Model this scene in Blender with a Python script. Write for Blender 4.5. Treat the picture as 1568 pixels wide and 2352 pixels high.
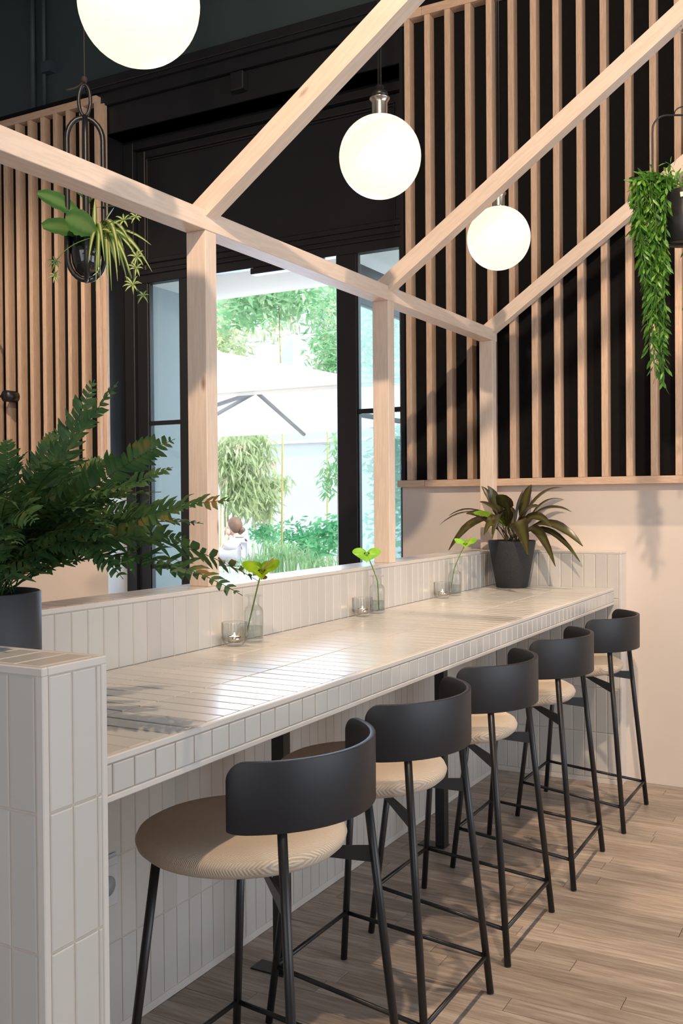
import bpy, bmesh, math, random
from mathutils import Vector, Matrix
random.seed(7)
S = bpy.context.scene
for o in list(bpy.data.objects): bpy.data.objects.remove(o)
PI = math.pi

# ------------------------------------------------------------------ camera
F = 2268.23; YAW, PITCH, ROLL = math.radians(28.93224), math.radians(-0.63937), math.radians(-0.443483)
CAMH = 1.34
def cam_rows():
    c0, s0 = math.cos(YAW), math.sin(YAW)
    r = Vector((c0, s0, 0)); f = Vector((-s0, c0, 0)); u = Vector((0, 0, 1))
    cp, sp = math.cos(PITCH), math.sin(PITCH)
    f2 = cp*f + sp*u; u2 = -sp*f + cp*u
    c, s = math.cos(ROLL), math.sin(ROLL)
    return c*r + s*u2, -s*r + c*u2, f2
CR, CU, CF = cam_rows()
cam = bpy.data.cameras.new('camera'); camo = bpy.data.objects.new('camera', cam); S.collection.objects.link(camo)
cam.sensor_fit = 'VERTICAL'; cam.sensor_height = 36.0; cam.lens = F/2352*36.0; cam.clip_start = .05; cam.clip_end = 200
m = Matrix.Identity(4)
for i in range(3):
    m[i][0] = CR[i]; m[i][1] = CU[i]; m[i][2] = -CF[i]
m[2][3] = CAMH
camo.matrix_world = m
S.camera = camo
def P(px, py, d):
    """world point seen at photo pixel (px,py), d metres ahead: used to read real positions off the photograph"""
    return Vector((0, 0, CAMH)) + CR*((px-784)/F*d) + CU*((1176-py)/F*d) + CF*d

# ------------------------------------------------------------------ world, exposure, daylight
S.view_settings.view_transform = 'Standard'; S.view_settings.look = 'None'
S.view_settings.gamma = 1; S.view_settings.use_curve_mapping = False
S.view_settings.exposure = 0.28
W = bpy.data.worlds.new('sky'); S.world = W; W.use_nodes = True
bg = W.node_tree.nodes['Background']; bg.inputs[0].default_value = (.84, .92, 1, 1); bg.inputs[1].default_value = 3.0

def lamp(name, kind, loc, energy, color, direction=None, **kw):
    l = bpy.data.lights.new(name, kind); l.energy = energy; l.color = color
    for k, v in kw.items(): setattr(l, k, v)
    o = bpy.data.objects.new(name, l); S.collection.objects.link(o); o.location = loc
    if direction is not None: o.rotation_euler = Vector(direction).to_track_quat('-Z', 'Y').to_euler()
    return o
lamp('sun', 'SUN', (0, -5, 12), 4.5, (1, .96, .9), (-.75, .14, -.65), angle=.02)
# daylight of the shop windows on the far right side and behind the photographer
lamp('daylight_right', 'AREA', (3.7, 2.2, 1.9), 118, (.80, .90, 1), (-1, 0, -.08), shape='RECTANGLE', size=4.6, size_y=2.6)
lamp('daylight_front', 'AREA', (-.6, -2.8, 1.9), 62, (.88, .93, 1), (-.1, 1, -.05), shape='RECTANGLE', size=5, size_y=2.4)

# daylight coming in through the garden door
lamp('daylight_garden', 'AREA', (-3.27, 5.22, 1.80), 38, (.55, .72, 1), (.15, -1, -.12), shape='RECTANGLE', size=1.0, size_y=1.85)

# ------------------------------------------------------------------ materials
def nodes(name):
    mt = bpy.data.materials.new(name); mt.use_nodes = True
    nt = mt.node_tree; b = nt.nodes['Principled BSDF']
    return mt, nt, b
def N(nt, t, **kw):
    n = nt.nodes.new(t)
    for k, v in kw.items():
        if k.startswith('i_'): n.inputs[k[2:].replace('_', ' ')].default_value = v
        else: setattr(n, k, v)
    return n
def setp(b, col, rough=.5, metal=0, spec=.5, coat=0, **kw):
    b.inputs['Base Color'].default_value = (*col, 1); b.inputs['Roughness'].default_value = rough
    b.inputs['Metallic'].default_value = metal; b.inputs['Specular IOR Level'].default_value = spec
    b.inputs['Coat Weight'].default_value = coat
def bump(nt, b, h, strength=.2, dist=.01):
    bp = N(nt, 'ShaderNodeBump'); bp.inputs['Strength'].default_value = strength; bp.inputs['Distance'].default_value = dist
    nt.links.new(h, bp.inputs['Height']); nt.links.new(bp.outputs[0], b.inputs['Normal']); return bp
def plain(name, col, rough=.5, metal=0, spec=.5, coat=0, var=.06, scale=18, bmp=.05):
    mt, nt, b = nodes(name); setp(b, col, rough, metal, spec, coat)
    tc = N(nt, 'ShaderNodeTexCoord'); no = N(nt, 'ShaderNodeTexNoise', i_Scale=scale, i_Detail=4.0)
    nt.links.new(tc.outputs['Object'], no.inputs['Vector'])
    mx = N(nt, 'ShaderNodeMix', data_type='RGBA'); mx.inputs['A'].default_value = (*[c*(1-var) for c in col], 1); mx.inputs['B'].default_value = (*[min(1, c*(1+var)) for c in col], 1)
    nt.links.new(no.outputs[0], mx.inputs['Factor']); nt.links.new(mx.outputs['Result'], b.inputs['Base Color'])
    if bmp: bump(nt, b, no.outputs[0], bmp, .01)
    return mt
def wood(name, c1, c2, axis='Z', rough=.5, scale=1.0, knots=True, rnd=.12, contrast=1.0, dark=(.25, .13, .06)):
    mt, nt, b = nodes(name); setp(b, c1, rough, spec=.35)
    tc = N(nt, 'ShaderNodeTexCoord'); oi = N(nt, 'ShaderNodeObjectInfo'); gi = N(nt, 'ShaderNodeNewGeometry')
    mp = N(nt, 'ShaderNodeMapping'); s = {'X': (1.2, 14, 14), 'Y': (14, 1.2, 14), 'Z': (14, 14, 1.2)}[axis]
    mp.inputs['Scale'].default_value = [v*scale for v in s]
    ad = N(nt, 'ShaderNodeVectorMath', operation='ADD'); sc = N(nt, 'ShaderNodeMath', operation='MULTIPLY'); sc.inputs[1].default_value = 37.0
    rr = N(nt, 'ShaderNodeMath', operation='ADD'); nt.links.new(oi.outputs['Random'], rr.inputs[0]); nt.links.new(gi.outputs['Random Per Island'], rr.inputs[1])
    fr = N(nt, 'ShaderNodeMath', operation='FRACT'); nt.links.new(rr.outputs[0], fr.inputs[0])
    nt.links.new(fr.outputs[0], sc.inputs[0]); nt.links.new(tc.outputs['Object'], ad.inputs[0]); nt.links.new(sc.outputs[0], ad.inputs[1])
    nt.links.new(ad.outputs[0], mp.inputs['Vector'])
    n1 = N(nt, 'ShaderNodeTexNoise', i_Scale=1.6, i_Detail=6.0, i_Distortion=.9); nt.links.new(mp.outputs[0], n1.inputs['Vector'])
    wv = N(nt, 'ShaderNodeTexNoise', i_Scale=9.0, i_Detail=5.0, i_Distortion=.3); nt.links.new(mp.outputs[0], wv.inputs['Vector'])
    m1 = N(nt, 'ShaderNodeMix', data_type='RGBA'); m1.inputs['A'].default_value = (*c1, 1); m1.inputs['B'].default_value = (*c2, 1)
    cr = N(nt, 'ShaderNodeMapRange'); cr.inputs[1].default_value = .5-.22/contrast; cr.inputs[2].default_value = .5+.22/contrast
    nt.links.new(n1.outputs[0], cr.inputs[0]); nt.links.new(cr.outputs[0], m1.inputs['Factor'])
    m2 = N(nt, 'ShaderNodeMix', data_type='RGBA', blend_type='MULTIPLY'); m2.inputs['Factor'].default_value = .35*contrast
    nt.links.new(m1.outputs['Result'], m2.inputs['A'])
    c3 = N(nt, 'ShaderNodeValToRGB'); c3.color_ramp.elements[0].position = .42; c3.color_ramp.elements[0].color = (.55, .48, .42, 1); c3.color_ramp.elements[1].position = .58; c3.color_ramp.elements[1].color = (1, 1, 1, 1)
    nt.links.new(wv.outputs[0], c3.inputs[0]); nt.links.new(c3.outputs[0], m2.inputs['B'])
    out = m2.outputs['Result']
    if knots:
        vo = N(nt, 'ShaderNodeTexVoronoi', i_Scale=1.0); mp2 = N(nt, 'ShaderNodeMapping')
        mp2.inputs['Scale'].default_value = {'X': (3.5, 9, 9), 'Y': (9, 3.5, 9), 'Z': (9, 9, 3.5)}[axis]
        nt.links.new(ad.outputs[0], mp2.inputs['Vector']); nt.links.new(mp2.outputs[0], vo.inputs['Vector'])
        kr = N(nt, 'ShaderNodeValToRGB'); kr.color_ramp.elements[0].position = .03; kr.color_ramp.elements[0].color = (1, 1, 1, 1); kr.color_ramp.elements[1].position = .10; kr.color_ramp.elements[1].color = (0, 0, 0, 1)
        nt.links.new(vo.outputs['Distance'], kr.inputs[0])
        m3 = N(nt, 'ShaderNodeMix', data_type='RGBA'); m3.inputs['B'].default_value = (*dark, 1)
        k2 = N(nt, 'ShaderNodeMath', operation='MULTIPLY'); k2.inputs[1].default_value = .75; nt.links.new(kr.outputs[0], k2.inputs[0])
        nt.links.new(k2.outputs[0], m3.inputs['Factor']); nt.links.new(out, m3.inputs['A']); out = m3.outputs['Result']
    hs = N(nt, 'ShaderNodeHueSaturation'); mr = N(nt, 'ShaderNodeMapRange'); mr.inputs[3].default_value = 1-rnd; mr.inputs[4].default_value = 1+rnd
    nt.links.new(fr.outputs[0], mr.inputs[0]); nt.links.new(mr.outputs[0], hs.inputs['Value']); nt.links.new(out, hs.inputs['Color'])
    nt.links.new(hs.outputs[0], b.inputs['Base Color']); bump(nt, b, wv.outputs[0], .12, .004)
    return mt
M = {}
M['pine'] = {a: wood('pine_'+a, (.90, .735, .61), (.84, .66, .53), a, .5, 1.0, True, .03, .45) for a in 'XYZ'}
M['oak'] = {a: wood('oak_'+a, (.70, .505, .375), (.62, .43, .305), a, .5, 1.5, False, .08, .8) for a in 'XZ'}
M['floor'] = wood('floor_oak', (.44, .37, .315), (.33, .268, .222), 'X', .40, .75, False, .17, 1.5)
def tile_mat():
    mt, nt, b = nodes('glazed_tile'); setp(b, (.61, .585, .55), .30, coat=.5); b.inputs['Coat Roughness'].default_value = .22
    tc = N(nt, 'ShaderNodeTexCoord'); oi = N(nt, 'ShaderNodeObjectInfo'); gi = N(nt, 'ShaderNodeNewGeometry')
    ad = N(nt, 'ShaderNodeVectorMath', operation='ADD'); sc = N(nt, 'ShaderNodeMath', operation='MULTIPLY'); sc.inputs[1].default_value = 11.0
    nt.links.new(oi.outputs['Random'], sc.inputs[0]); nt.links.new(tc.outputs['Object'], ad.inputs[0]); nt.links.new(sc.outputs[0], ad.inputs[1])
    no = N(nt, 'ShaderNodeTexNoise', i_Scale=9.0, i_Detail=1.0); nt.links.new(ad.outputs[0], no.inputs['Vector'])
    bump(nt, b, no.outputs[0], .10, .012)
    hs = N(nt, 'ShaderNodeHueSaturation'); hs.inputs['Color'].default_value = (.61, .585, .55, 1); mr = N(nt, 'ShaderNodeMapRange'); mr.inputs[3].default_value = .93; mr.inputs[4].default_value = 1.05
    nt.links.new(oi.outputs['Random'], mr.inputs[0]); nt.links.new(mr.outputs[0], hs.inputs['Value']); nt.links.new(hs.outputs[0], b.inputs['Base Color'])
    return mt
M['tile'] = tile_mat()
M['trim'] = plain('tile_trim', (.68, .635, .59), .25, var=.03)
M['grout'] = plain('grout', (.58, .50, .42), .85, var=.15, scale=30)
M['groutdark'] = plain('counter_grout', (.36, .29, .22), .85, var=.15, scale=30)
M['wall'] = plain('cream_plaster', (.76, .66, .585), .75, var=.05, scale=4, bmp=.08)
M['white'] = plain('white_paint', (.80, .80, .80), .6, var=.03)
M['teal'] = plain('dark_teal_paint', (.030, .048, .054), .6, var=.2, scale=2)
M['backing'] = plain('black_felt', (.009, .0088, .0095), .9, spec=.1, var=.3, scale=40)
M['frame'] = plain('black_joinery_paint', (.0125, .0132, .0155), .38, spec=.45, var=.2, scale=3, bmp=.03)
M['blackmetal'] = plain('black_powder_coat', (.012, .012, .0135), .36, spec=.5, var=.15, scale=60, bmp=.03)
M['stoolback'] = plain('black_lacquered_ply', (.012, .012, .0155), .47, spec=.5, var=.12, scale=9, bmp=.02)
M['chrome'] = plain('brushed_nickel', (.72, .66, .58), .22, metal=1, var=.05)
M['greypot'] = plain('charcoal_ceramic', (.050, .050, .058), .6, var=.1)
M['stonepot'] = plain('dark_stone_pot', (.030, .031, .033), .72, var=.45, scale=120, bmp=.2)
M['glosspot'] = plain('gloss_black_glaze', (.006, .006, .007), .06, spec=.7, coat=.5, var=.05, bmp=0)
M['gold'] = plain('gold_label', (.75, .52, .18), .35, metal=.9, var=.1)
M['soil'] = plain('soil', (.05, .033, .02), .95, var=.5, scale=60, bmp=.5)
M['cord'] = plain('dark_cord', (.035, .024, .018), .8, var=.3, scale=200)
M['plasticgrey'] = plain('white_plastic', (.62, .62, .62), .35, var=.02)
M['outlet'] = plain('socket_grey', (.38, .40, .41), .4, var=.03)
M['skin'] = plain('skin', (.55, .38, .31), .5, var=.04)
M['blouse'] = plain('white_blouse', (.42, .42, .46), .8, var=.03)
M['hair'] = plain('light_brown_hair', (.13, .075, .05), .6, var=.25, scale=70, bmp=.3)
M['canvas'] = None
M['strut'] = plain('grey_aluminium', (.22, .23, .26), .4, metal=.3, var=.05)
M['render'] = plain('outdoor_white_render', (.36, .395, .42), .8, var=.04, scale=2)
M['paving'] = plain('pale_paving', (.62, .60, .56), .8, var=.08, scale=3)
M['wax'] = None
def leafmat(name, c1, c2, c3=None, rough=.4, scale=14, trans=.25, stripe=False):
    mt, nt, b = nodes(name); setp(b, c1, rough, spec=.4)
    tc = N(nt, 'ShaderNodeTexCoord'); no = N(nt, 'ShaderNodeTexNoise', i_Scale=scale, i_Detail=3.0); nt.links.new(tc.outputs['Object'], no.inputs['Vector'])
    cr = N(nt, 'ShaderNodeValToRGB'); e = cr.color_ramp.elements; e[0].position = .36; e[0].color = (*c1, 1); e[1].position = .60; e[1].color = (*c2, 1)
    if c3: x = cr.color_ramp.elements.new(.72); x.color = (*c3, 1)
    nt.links.new(no.outputs[0], cr.inputs[0]); out = cr.outputs[0]
    if stripe:
        at = N(nt, 'ShaderNodeAttribute', attribute_name='across'); pr = N(nt, 'ShaderNodeValToRGB')
        pe = pr.color_ramp.elements; pe[0].position = .22; pe[0].color = (1, 1, 1, 1); pe[1].position = .62; pe[1].color = (0, 0, 0, 1)
        nt.links.new(at.outputs['Fac'], pr.inputs[0]); mx = N(nt, 'ShaderNodeMix', data_type='RGBA'); mx.inputs['B'].default_value = (*stripe, 1)
        nt.links.new(pr.outputs[0], mx.inputs['Factor']); nt.links.new(out, mx.inputs['A']); out = mx.outputs['Result']
    nt.links.new(out, b.inputs['Base Color'])
    tr = N(nt, 'ShaderNodeBsdfTranslucent'); ms = N(nt, 'ShaderNodeMixShader'); ms.inputs[0].default_value = trans
    nt.links.new(out, tr.inputs[0]); nt.links.new(b.outputs[0], ms.inputs[1]); nt.links.new(tr.outputs[0], ms.inputs[2])
    nt.links.new(ms.outputs[0], nt.nodes['Material Output'].inputs[0])
    return mt
M['fern'] = leafmat('fern_leaf', (.034, .092, .032), (.075, .145, .040), (.28, .155, .04), .5, 18)
M['stem'] = plain('plant_stem', (.10, .07, .03), .6, var=.3)
M['greenstem'] = plain('green_stem', (.12, .22, .03), .45, var=.2)
M['cordy'] = leafmat('cordyline_leaf', (.036, .028, .018), (.055, .042, .020), (.13, .14, .02), .28, 16, .12, stripe=(.085, .085, .025))
M['cordylime'] = leafmat('cordyline_lime_leaf', (.16, .30, .02), (.28, .45, .03), None, .3, 12)
M['fig'] = leafmat('fiddle_leaf', (.045, .135, .035), (.075, .19, .045), None, .35, 9, stripe=(.14, .26, .08))
M['spider'] = leafmat('spider_leaf', (.09, .20, .03), (.15, .27, .05), None, .4, 20, .2, stripe=(.72, .72, .36))
M['vine'] = leafmat('vine_leaf', (.055, .19, .028), (.13, .30, .035), (.33, .46, .09), .35, 40, .25)
M['spathe'] = leafmat('anthurium_spathe', (.19, .36, .012), (.30, .47, .02), None, .2, 30, .3)
M['lime'] = leafmat('lime_spathe', (.36, .74, .05), (.46, .84, .09), None, .25, 30, .55)
M['spadix'] = plain('spadix', (.45, .32, .12), .5, var=.2)
M['brownspot'] = plain('withered_brown', (.16, .06, .012), .6, var=.5, scale=90)
M['tree1'] = leafmat('tree_leaf_bright', (0.15, 0.35, 0.16), (0.29, 0.45, 0.27), (0.53, 0.42, 0.38), .5, 3, .5)
M['tree2'] = leafmat('bamboo_leaf', (0.29, 0.39, 0.19), (0.41, 0.48, 0.30), (0.56, 0.46, 0.34), .5, 3, .5)
M['shrub'] = leafmat('shrub_leaf', (0.07, 0.31, 0.14), (0.18, 0.42, 0.23), None, .5, 3, .5)
M['grass'] = leafmat('grass_blade', (0.20, 0.42, 0.19), (0.37, 0.52, 0.31), None, .5, 3, .5)
M['canvas'] = leafmat('white_canvas', (.92, .92, .92), (.90, .90, .90), None, .8, 3, .45)
M['culm'] = plain('bamboo_culm', (.34, .30, .12), .5, var=.3, scale=4)
M['bark'] = plain('bark', (.20, .14, .10), .9, var=.3)
def glassmat(name, tint, refl=1.0, edge=.0):
    mt, nt, b = nodes(name); nt.nodes.remove(b)
    t = N(nt, 'ShaderNodeBsdfTransparent'); t.inputs[0].default_value = (*tint, 1)
    g = N(nt, 'ShaderNodeBsdfGlossy'); g.inputs['Roughness'].default_value = .02
    lw = N(nt, 'ShaderNodeLayerWeight'); lw.inputs[0].default_value = .5
    pw = N(nt, 'ShaderNodeMath', operation='POWER'); pw.inputs[1].default_value = edge or 3.0; nt.links.new(lw.outputs['Facing'], pw.inputs[0])
    ml = N(nt, 'ShaderNodeMath', operation='MULTIPLY_ADD'); ml.inputs[1].default_value = .75*refl; ml.inputs[2].default_value = .04*refl; nt.links.new(pw.outputs[0], ml.inputs[0])
    ms = N(nt, 'ShaderNodeMixShader'); nt.links.new(ml.outputs[0], ms.inputs[0]); nt.links.new(t.outputs[0], ms.inputs[1]); nt.links.new(g.outputs[0], ms.inputs[2])
    nt.links.new(ms.outputs[0], nt.nodes['Material Output'].inputs[0]); return mt
M['pane'] = glassmat('window_pane', (.88, .95, .97), 1.0)
M['glass'] = glassmat('clear_glass', (.965, .975, .97), .75, 2.4)
M['water'] = glassmat('vase_water', (.86, .90, .88), .6)
def emis(name, col, st):
    mt, nt, b = nodes(name); setp(b, (.8, .8, .8), .3); b.inputs['Emission Color'].default_value = (*col, 1); b.inputs['Emission Strength'].default_value = st; return mt
M['globe'] = emis('lit_opal_glass', (1, .845, .68), .92); M['globe'].node_tree.nodes['Principled BSDF'].inputs['Base Color'].default_value = (.35, .33, .3, 1)
M['flame'] = emis('candle_flame', (1, .72, .40), 12)
M['wax'] = emis('glowing_wax', (1, .60, .36), 7)
def fabric():
    mt, nt, b = nodes('ribbed_fabric'); setp(b, (.60, .50, .40), .9, spec=.15); b.inputs['Sheen Weight'].default_value = .25
    tc = N(nt, 'ShaderNodeTexCoord'); mp = N(nt, 'ShaderNodeMapping'); mp.inputs['Rotation'].default_value = (0, 0, .5)
    wv = N(nt, 'ShaderNodeTexWave', i_Scale=95.0, i_Distortion=.6, i_Detail=1.0); wv.inputs['Detail Scale'].default_value = 2.0
    nt.links.new(tc.outputs['Object'], mp.inputs['Vector']); nt.links.new(mp.outputs[0], wv.inputs['Vector'])
    mx = N(nt, 'ShaderNodeMix', data_type='RGBA'); mx.inputs['A'].default_value = (.50, .40, .30, 1); mx.inputs['B'].default_value = (.66, .55, .44, 1)
    nt.links.new(wv.outputs['Fac'], mx.inputs['Factor']); nt.links.new(mx.outputs['Result'], b.inputs['Base Color']); bump(nt, b, wv.outputs['Fac'], .7, .0015); return mt
M['fabric'] = fabric()

# ------------------------------------------------------------------ mesh helpers
WP = {}     # world position of every object
class MB:
    def __init__(s): s.v = []; s.f = []; s.sm = []; s.at = []
    def add(s, vs, fs, smooth=False, att=None):
        k = len(s.v); s.v += [Vector(v) for v in vs]; s.f += [tuple(i+k for i in f) for f in fs]; s.sm += [smooth]*len(fs)
        s.at += list(att) if att else [0.5]*len(vs); return s
    def box(s, x0, y0, z0, x1, y1, z1, ch=0):
        if ch <= 0:
            vs = [(x, y, z) for z in (z0, z1) for y in (y0, y1) for x in (x0, x1)]
            return s.add(vs, [(0, 2, 3, 1), (4, 5, 7, 6), (0, 1, 5, 4), (2, 6, 7, 3), (0, 4, 6, 2), (1, 3, 7, 5)])
        bm = bmesh.new(); bmesh.ops.create_cube(bm, size=1)
        for v in bm.verts: v.co = Vector(((x0+x1)/2+v.co.x*(x1-x0), (y0+y1)/2+v.co.y*(y1-y0), (z0+z1)/2+v.co.z*(z1-z0)))
        bmesh.ops.bevel(bm, geom=bm.edges[:], offset=ch, segments=1, affect='EDGES'); bm.verts.index_update()
        s.add([v.co.copy() for v in bm.verts], [[v.index for v in f.verts] for f in bm.faces]); bm.free(); return s
    def tube(s, pts, r, n=8, closed=False, cap=True):
        pts = [Vector(p) for p in pts]; L = len(pts); rs = r if isinstance(r, (list, tuple)) else [r]*L
        vs = []; pn = None
        for i, p in enumerate(pts):
            a = pts[(i-1) % L] if (closed or i > 0) else p; b = pts[(i+1) % L] if (closed or i < L-1) else p
            t = (b-a).normalized() if (b-a).length > 1e-9 else Vector((0, 0, 1))
            if pn is None: pn = t.orthogonal().normalized()
            u = (pn-t*pn.dot(t)); u = u.normalized() if u.length > 1e-6 else t.orthogonal().normalized(); pn = u; w = t.cross(u)
            vs += [p+(u*math.cos(2*PI*k/n)+w*math.sin(2*PI*k/n))*rs[i] for k in range(n)]
        fs = []
        for i in range(L if closed else L-1):
            j = (i+1) % L
            fs += [(i*n+k, i*n+(k+1) % n, j*n+(k+1) % n, j*n+k) for k in range(n)]
        if cap and not closed: fs += [tuple(range(n))[::-1], tuple((L-1)*n+k for k in range(n))]
        return s.add(vs, fs, True)
    def lathe(s, prof, c=(0, 0, 0), n=32, fn=None):
        c = Vector(c); vs = []
        for r, z in prof:
            for k in range(n):
                a = 2*PI*k/n; rr = max(r, 1e-4)*(fn(a) if fn else 1); vs.append(c+Vector((rr*math.cos(a), rr*math.sin(a), z)))
        fs = [(i*n+k, i*n+(k+1) % n, (i+1)*n+(k+1) % n, (i+1)*n+k) for i in range(len(prof)-1) for k in range(n)]
        return s.add(vs, fs, True)
    def sphere(s, c, r, n=24, m=14, sc=(1, 1, 1)):
        c = Vector(c); prof = [(math.sin(PI*i/m), -math.cos(PI*i/m)) for i in range(m+1)]
        vs = []
        for rr, z in prof:
            for k in range(n):
                a = 2*PI*k/n; vs.append(c+Vector((rr*math.cos(a)*r*sc[0], rr*math.sin(a)*r*sc[1], z*r*sc[2])))
        return s.add(vs, [(i*n+k, i*n+(k+1) % n, (i+1)*n+(k+1) % n, (i+1)*n+k) for i in range(m) for k in range(n)], True)
    def prism(s, poly, a, b, axis='Y'):
        def mk(p, t): return {'Y': (p[0], t, p[1]), 'X': (t, p[0], p[1]), 'Z': (p[0], p[1], t)}[axis]
        n = len(poly); vs = [mk(p, a) for p in poly]+[mk(p, b) for p in poly]
        return s.add(vs, [tuple(range(n))[::-1], tuple(range(n, 2*n))]+[(k, (k+1) % n, n+(k+1) % n, n+k) for k in range(n)])
    def ribbon(s, pts, widths, up=(0, 0, 1), fold=.25, wav=0):
        """a leaf: strip along pts, with a fold along the midrib"""
        pts = [Vector(p) for p in pts]; up = Vector(up); L = len(pts); vs = []; at = []
        for i, p in enumerate(pts):
            t = (pts[min(i+1, L-1)]-pts[max(i-1, 0)]).normalized(); side = t.cross(up)
            side = side.normalized() if side.length > 1e-4 else t.orthogonal().normalized(); nn = side.cross(t)
            w = widths[i]; ww = 1+wav*math.sin(i*2.4)
            vs += [p-side*w*ww+nn*fold*w, p, p+side*w/ww+nn*fold*w]; at += [1, 0, 1]
        fs = []
        for i in range(L-1):
            a = i*3; fs += [(a, a+1, a+4, a+3), (a+1, a+2, a+5, a+4)]
        return s.add(vs, fs, True, at)
    def build(s, name, mat, parent=None, base=None, link=True):
        """one mesh object with its origin at the centre of its foot"""
        xs = [v.x for v in s.v]; ys = [v.y for v in s.v]; zs = [v.z for v in s.v]
        o0 = Vector(base) if base is not None else Vector(((min(xs)+max(xs))/2, (min(ys)+max(ys))/2, min(zs)))
        me = bpy.data.meshes.new(name); me.from_pydata([v-o0 for v in s.v], [], s.f)
        me.polygons.foreach_set('use_smooth', s.sm)
        if any(a != .5 for a in s.at):
            a = me.attributes.new('across', 'FLOAT', 'POINT'); a.data.foreach_set('value', s.at)
        me.materials.append(mat); me.validate(); me.update()
        return place(name, me, o0, parent)
def place(name, me, world, parent=None):
    o = bpy.data.objects.new(name, me); S.collection.objects.link(o)
    world = Vector(world)
    if parent is not None: o.parent = parent; o.location = world-WP[parent.name]
    else: o.location = world
    WP[o.name] = world; return o
def thing(name, loc, label, cat, group=None):
    o = bpy.data.objects.new(name, None); S.collection.objects.link(o); o.empty_display_size = .05; o.location = loc; WP[o.name] = Vector(loc)
    return tag(o, label, cat, group)
def tag(o, label, cat, group=None):
    o['label'] = label; o['category'] = cat
    if group: o['group'] = group
    return o
def struct(o): o['kind'] = 'structure'; return o
def stuff(o): o['kind'] = 'stuff'; return o
def holder(name, loc):
    o = bpy.data.objects.new(name, None); S.collection.objects.link(o); o.empty_display_size = .05; o.location = loc; WP[o.name] = Vector(loc); return struct(o)
def copy_tree(o, parent=None, delta=Vector((0, 0, 0))):
    c = o.copy(); S.collection.objects.link(c); c.parent = parent; WP[c.name] = WP[o.name]+delta
    for ch in list(o.children): copy_tree(ch, c, delta)
    return c
def bez(a, b, c, n=12):
    a, b, c = Vector(a), Vector(b), Vector(c)
    return [a*(1-t)**2+b*2*t*(1-t)+c*t*t for t in [i/(n-1) for i in range(n)]]
def hang(a, c, n=12, arch=.3, out=None):
    a, c = Vector(a), Vector(c); mid = (a+c)/2+Vector((0, 0, arch*(c-a).length)); return bez(a, mid, c, n)

_tm = {}
def tile_mesh(w, l, t=.007):
    """glazed tile lying in local XY (w along X, l along Y), face +Z, pillowed edge"""
    k = (round(w, 4), round(l, 4), t)
    if k in _tm: return _tm[k]
    a, b = w/2, l/2; c = .0022
    vs = [(-a, -b, 0), (a, -b, 0), (a, b, 0), (-a, b, 0), (-a, -b, t-.0016), (a, -b, t-.0016), (a, b, t-.0016), (-a, b, t-.0016), (-a+c, -b+c, t), (a-c, -b+c, t), (a-c, b-c, t), (-a+c, b-c, t)]
    fs = [(8, 9, 10, 11)]
    for i in range(4):
        j = (i+1) % 4; fs += [(i, j, 4+j, 4+i), (4+i, 4+j, 8+j, 8+i)]
    me = bpy.data.meshes.new('tile'); me.from_pydata(vs, [], fs); me.materials.append(M['tile']); me.update(); _tm[k] = me; return me
def tile(parent, c, u, v, w, l, wob=.001):
    """centre c, u = direction of its width, v = direction of its length"""
    u = Vector(u); v = Vector(v); n = u.cross(v)
    o = place('tile', tile_mesh(w, l), c, parent)
    R = Matrix((u, v, n)).transposed().to_4x4() @ Matrix.Rotation(random.gauss(0, wob), 4, 'X') @ Matrix.Rotation(random.gauss(0, wob), 4, 'Y')
    o.rotation_euler = R.to_euler(); return o
J = .0028; MOD = .055

# ------------------------------------------------------------------ room shell
YW = 4.75; XR = 3.8; XL = -6.8; YB = -3.0; ZC = 5.2
struct(MB().box(XL, YB, -.14, XR, YW+.2, -.012).build('floor', M['grout']))
FL = bpy.data.objects['floor']
# oak strips: pieces where the photograph shows them, the rest of the room joined
PW = .074; rnd = random.Random(3)
rest = MB(); ystart = YW-.002
row = 0; y1 = ystart
while y1 > YB+.1:
    y0 = y1-PW; x = XR-rnd.random()*.8
    xe = XR
    while xe > XL:
        ln = rnd.uniform(.42, 1.05); xs = max(XL, xe-ln)
        vis = (y1 > 1.25 and xe > -1.71 and xs < (.25 if y1 < 2.6 else .0)+(y1-2.6)*.02)
        g = .0007
        b = (xs+g, y0+g, -.012, xe-g, y1-g, rnd.uniform(-.0004, .0004))
        if xs < -1.84+.1 and xe > -1.71: b = (max(b[0], -1.70), b[1], b[2], b[3], b[4], b[5]) if y1 > 1.2 else b
        if b[3]-b[0] > .02:
            if vis: MB().box(*b, ch=.0008).build('plank', M['floor'], FL)
            else: rest.box(*b)
        xe = xs
    y1 = y0; row += 1
stuff(rest.build('planking', M['floor'], FL))
struct(MB().box(XL, YB, ZC, XR, YW+.2, ZC+.1).build('ceiling', M['teal']))
struct(MB().box(XR, YB, 0, XR+.15, YW+.2, ZC).build('wall_right', M['wall']))
struct(MB().box(XL-.15, YB, 0, XL, YW+.2, ZC).build('wall_left', M['wall']))
struct(MB().box(XL, YB-.15, 0, XR, YB, ZC).build('wall_front', M['wall']))
WX0, WX1 = -4.316, -2.255          # the tall window recess
wb = holder('wall_back', (0, YW+.1, 0))
SB = 1.41                          # top of the painted dado
MB().box(XL, YW, 0, WX0, YW+.2, SB).build('painted_dado', M['wall'], wb)
MB().box(WX1, YW, 0, XR, YW+.2, SB).build('painted_dado', M['wall'], wb)
MB().box(XL, YW, SB, WX0-.05, YW+.2, 3.93).build('dark_panel', M['backing'], wb)
MB().box(WX1+.02, YW, SB, XR, YW+.2, 3.93).build('dark_panel', M['backing'], wb)
MB().box(XL, YW, 3.93, XR, YW+.2, ZC).build('upper_wall', M['teal'], wb)
MB().box(WX0-.03, YW+.01, 3.66, WX1+.03, YW+.2, 3.93).build('window_head', M['frame'], wb)
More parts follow.
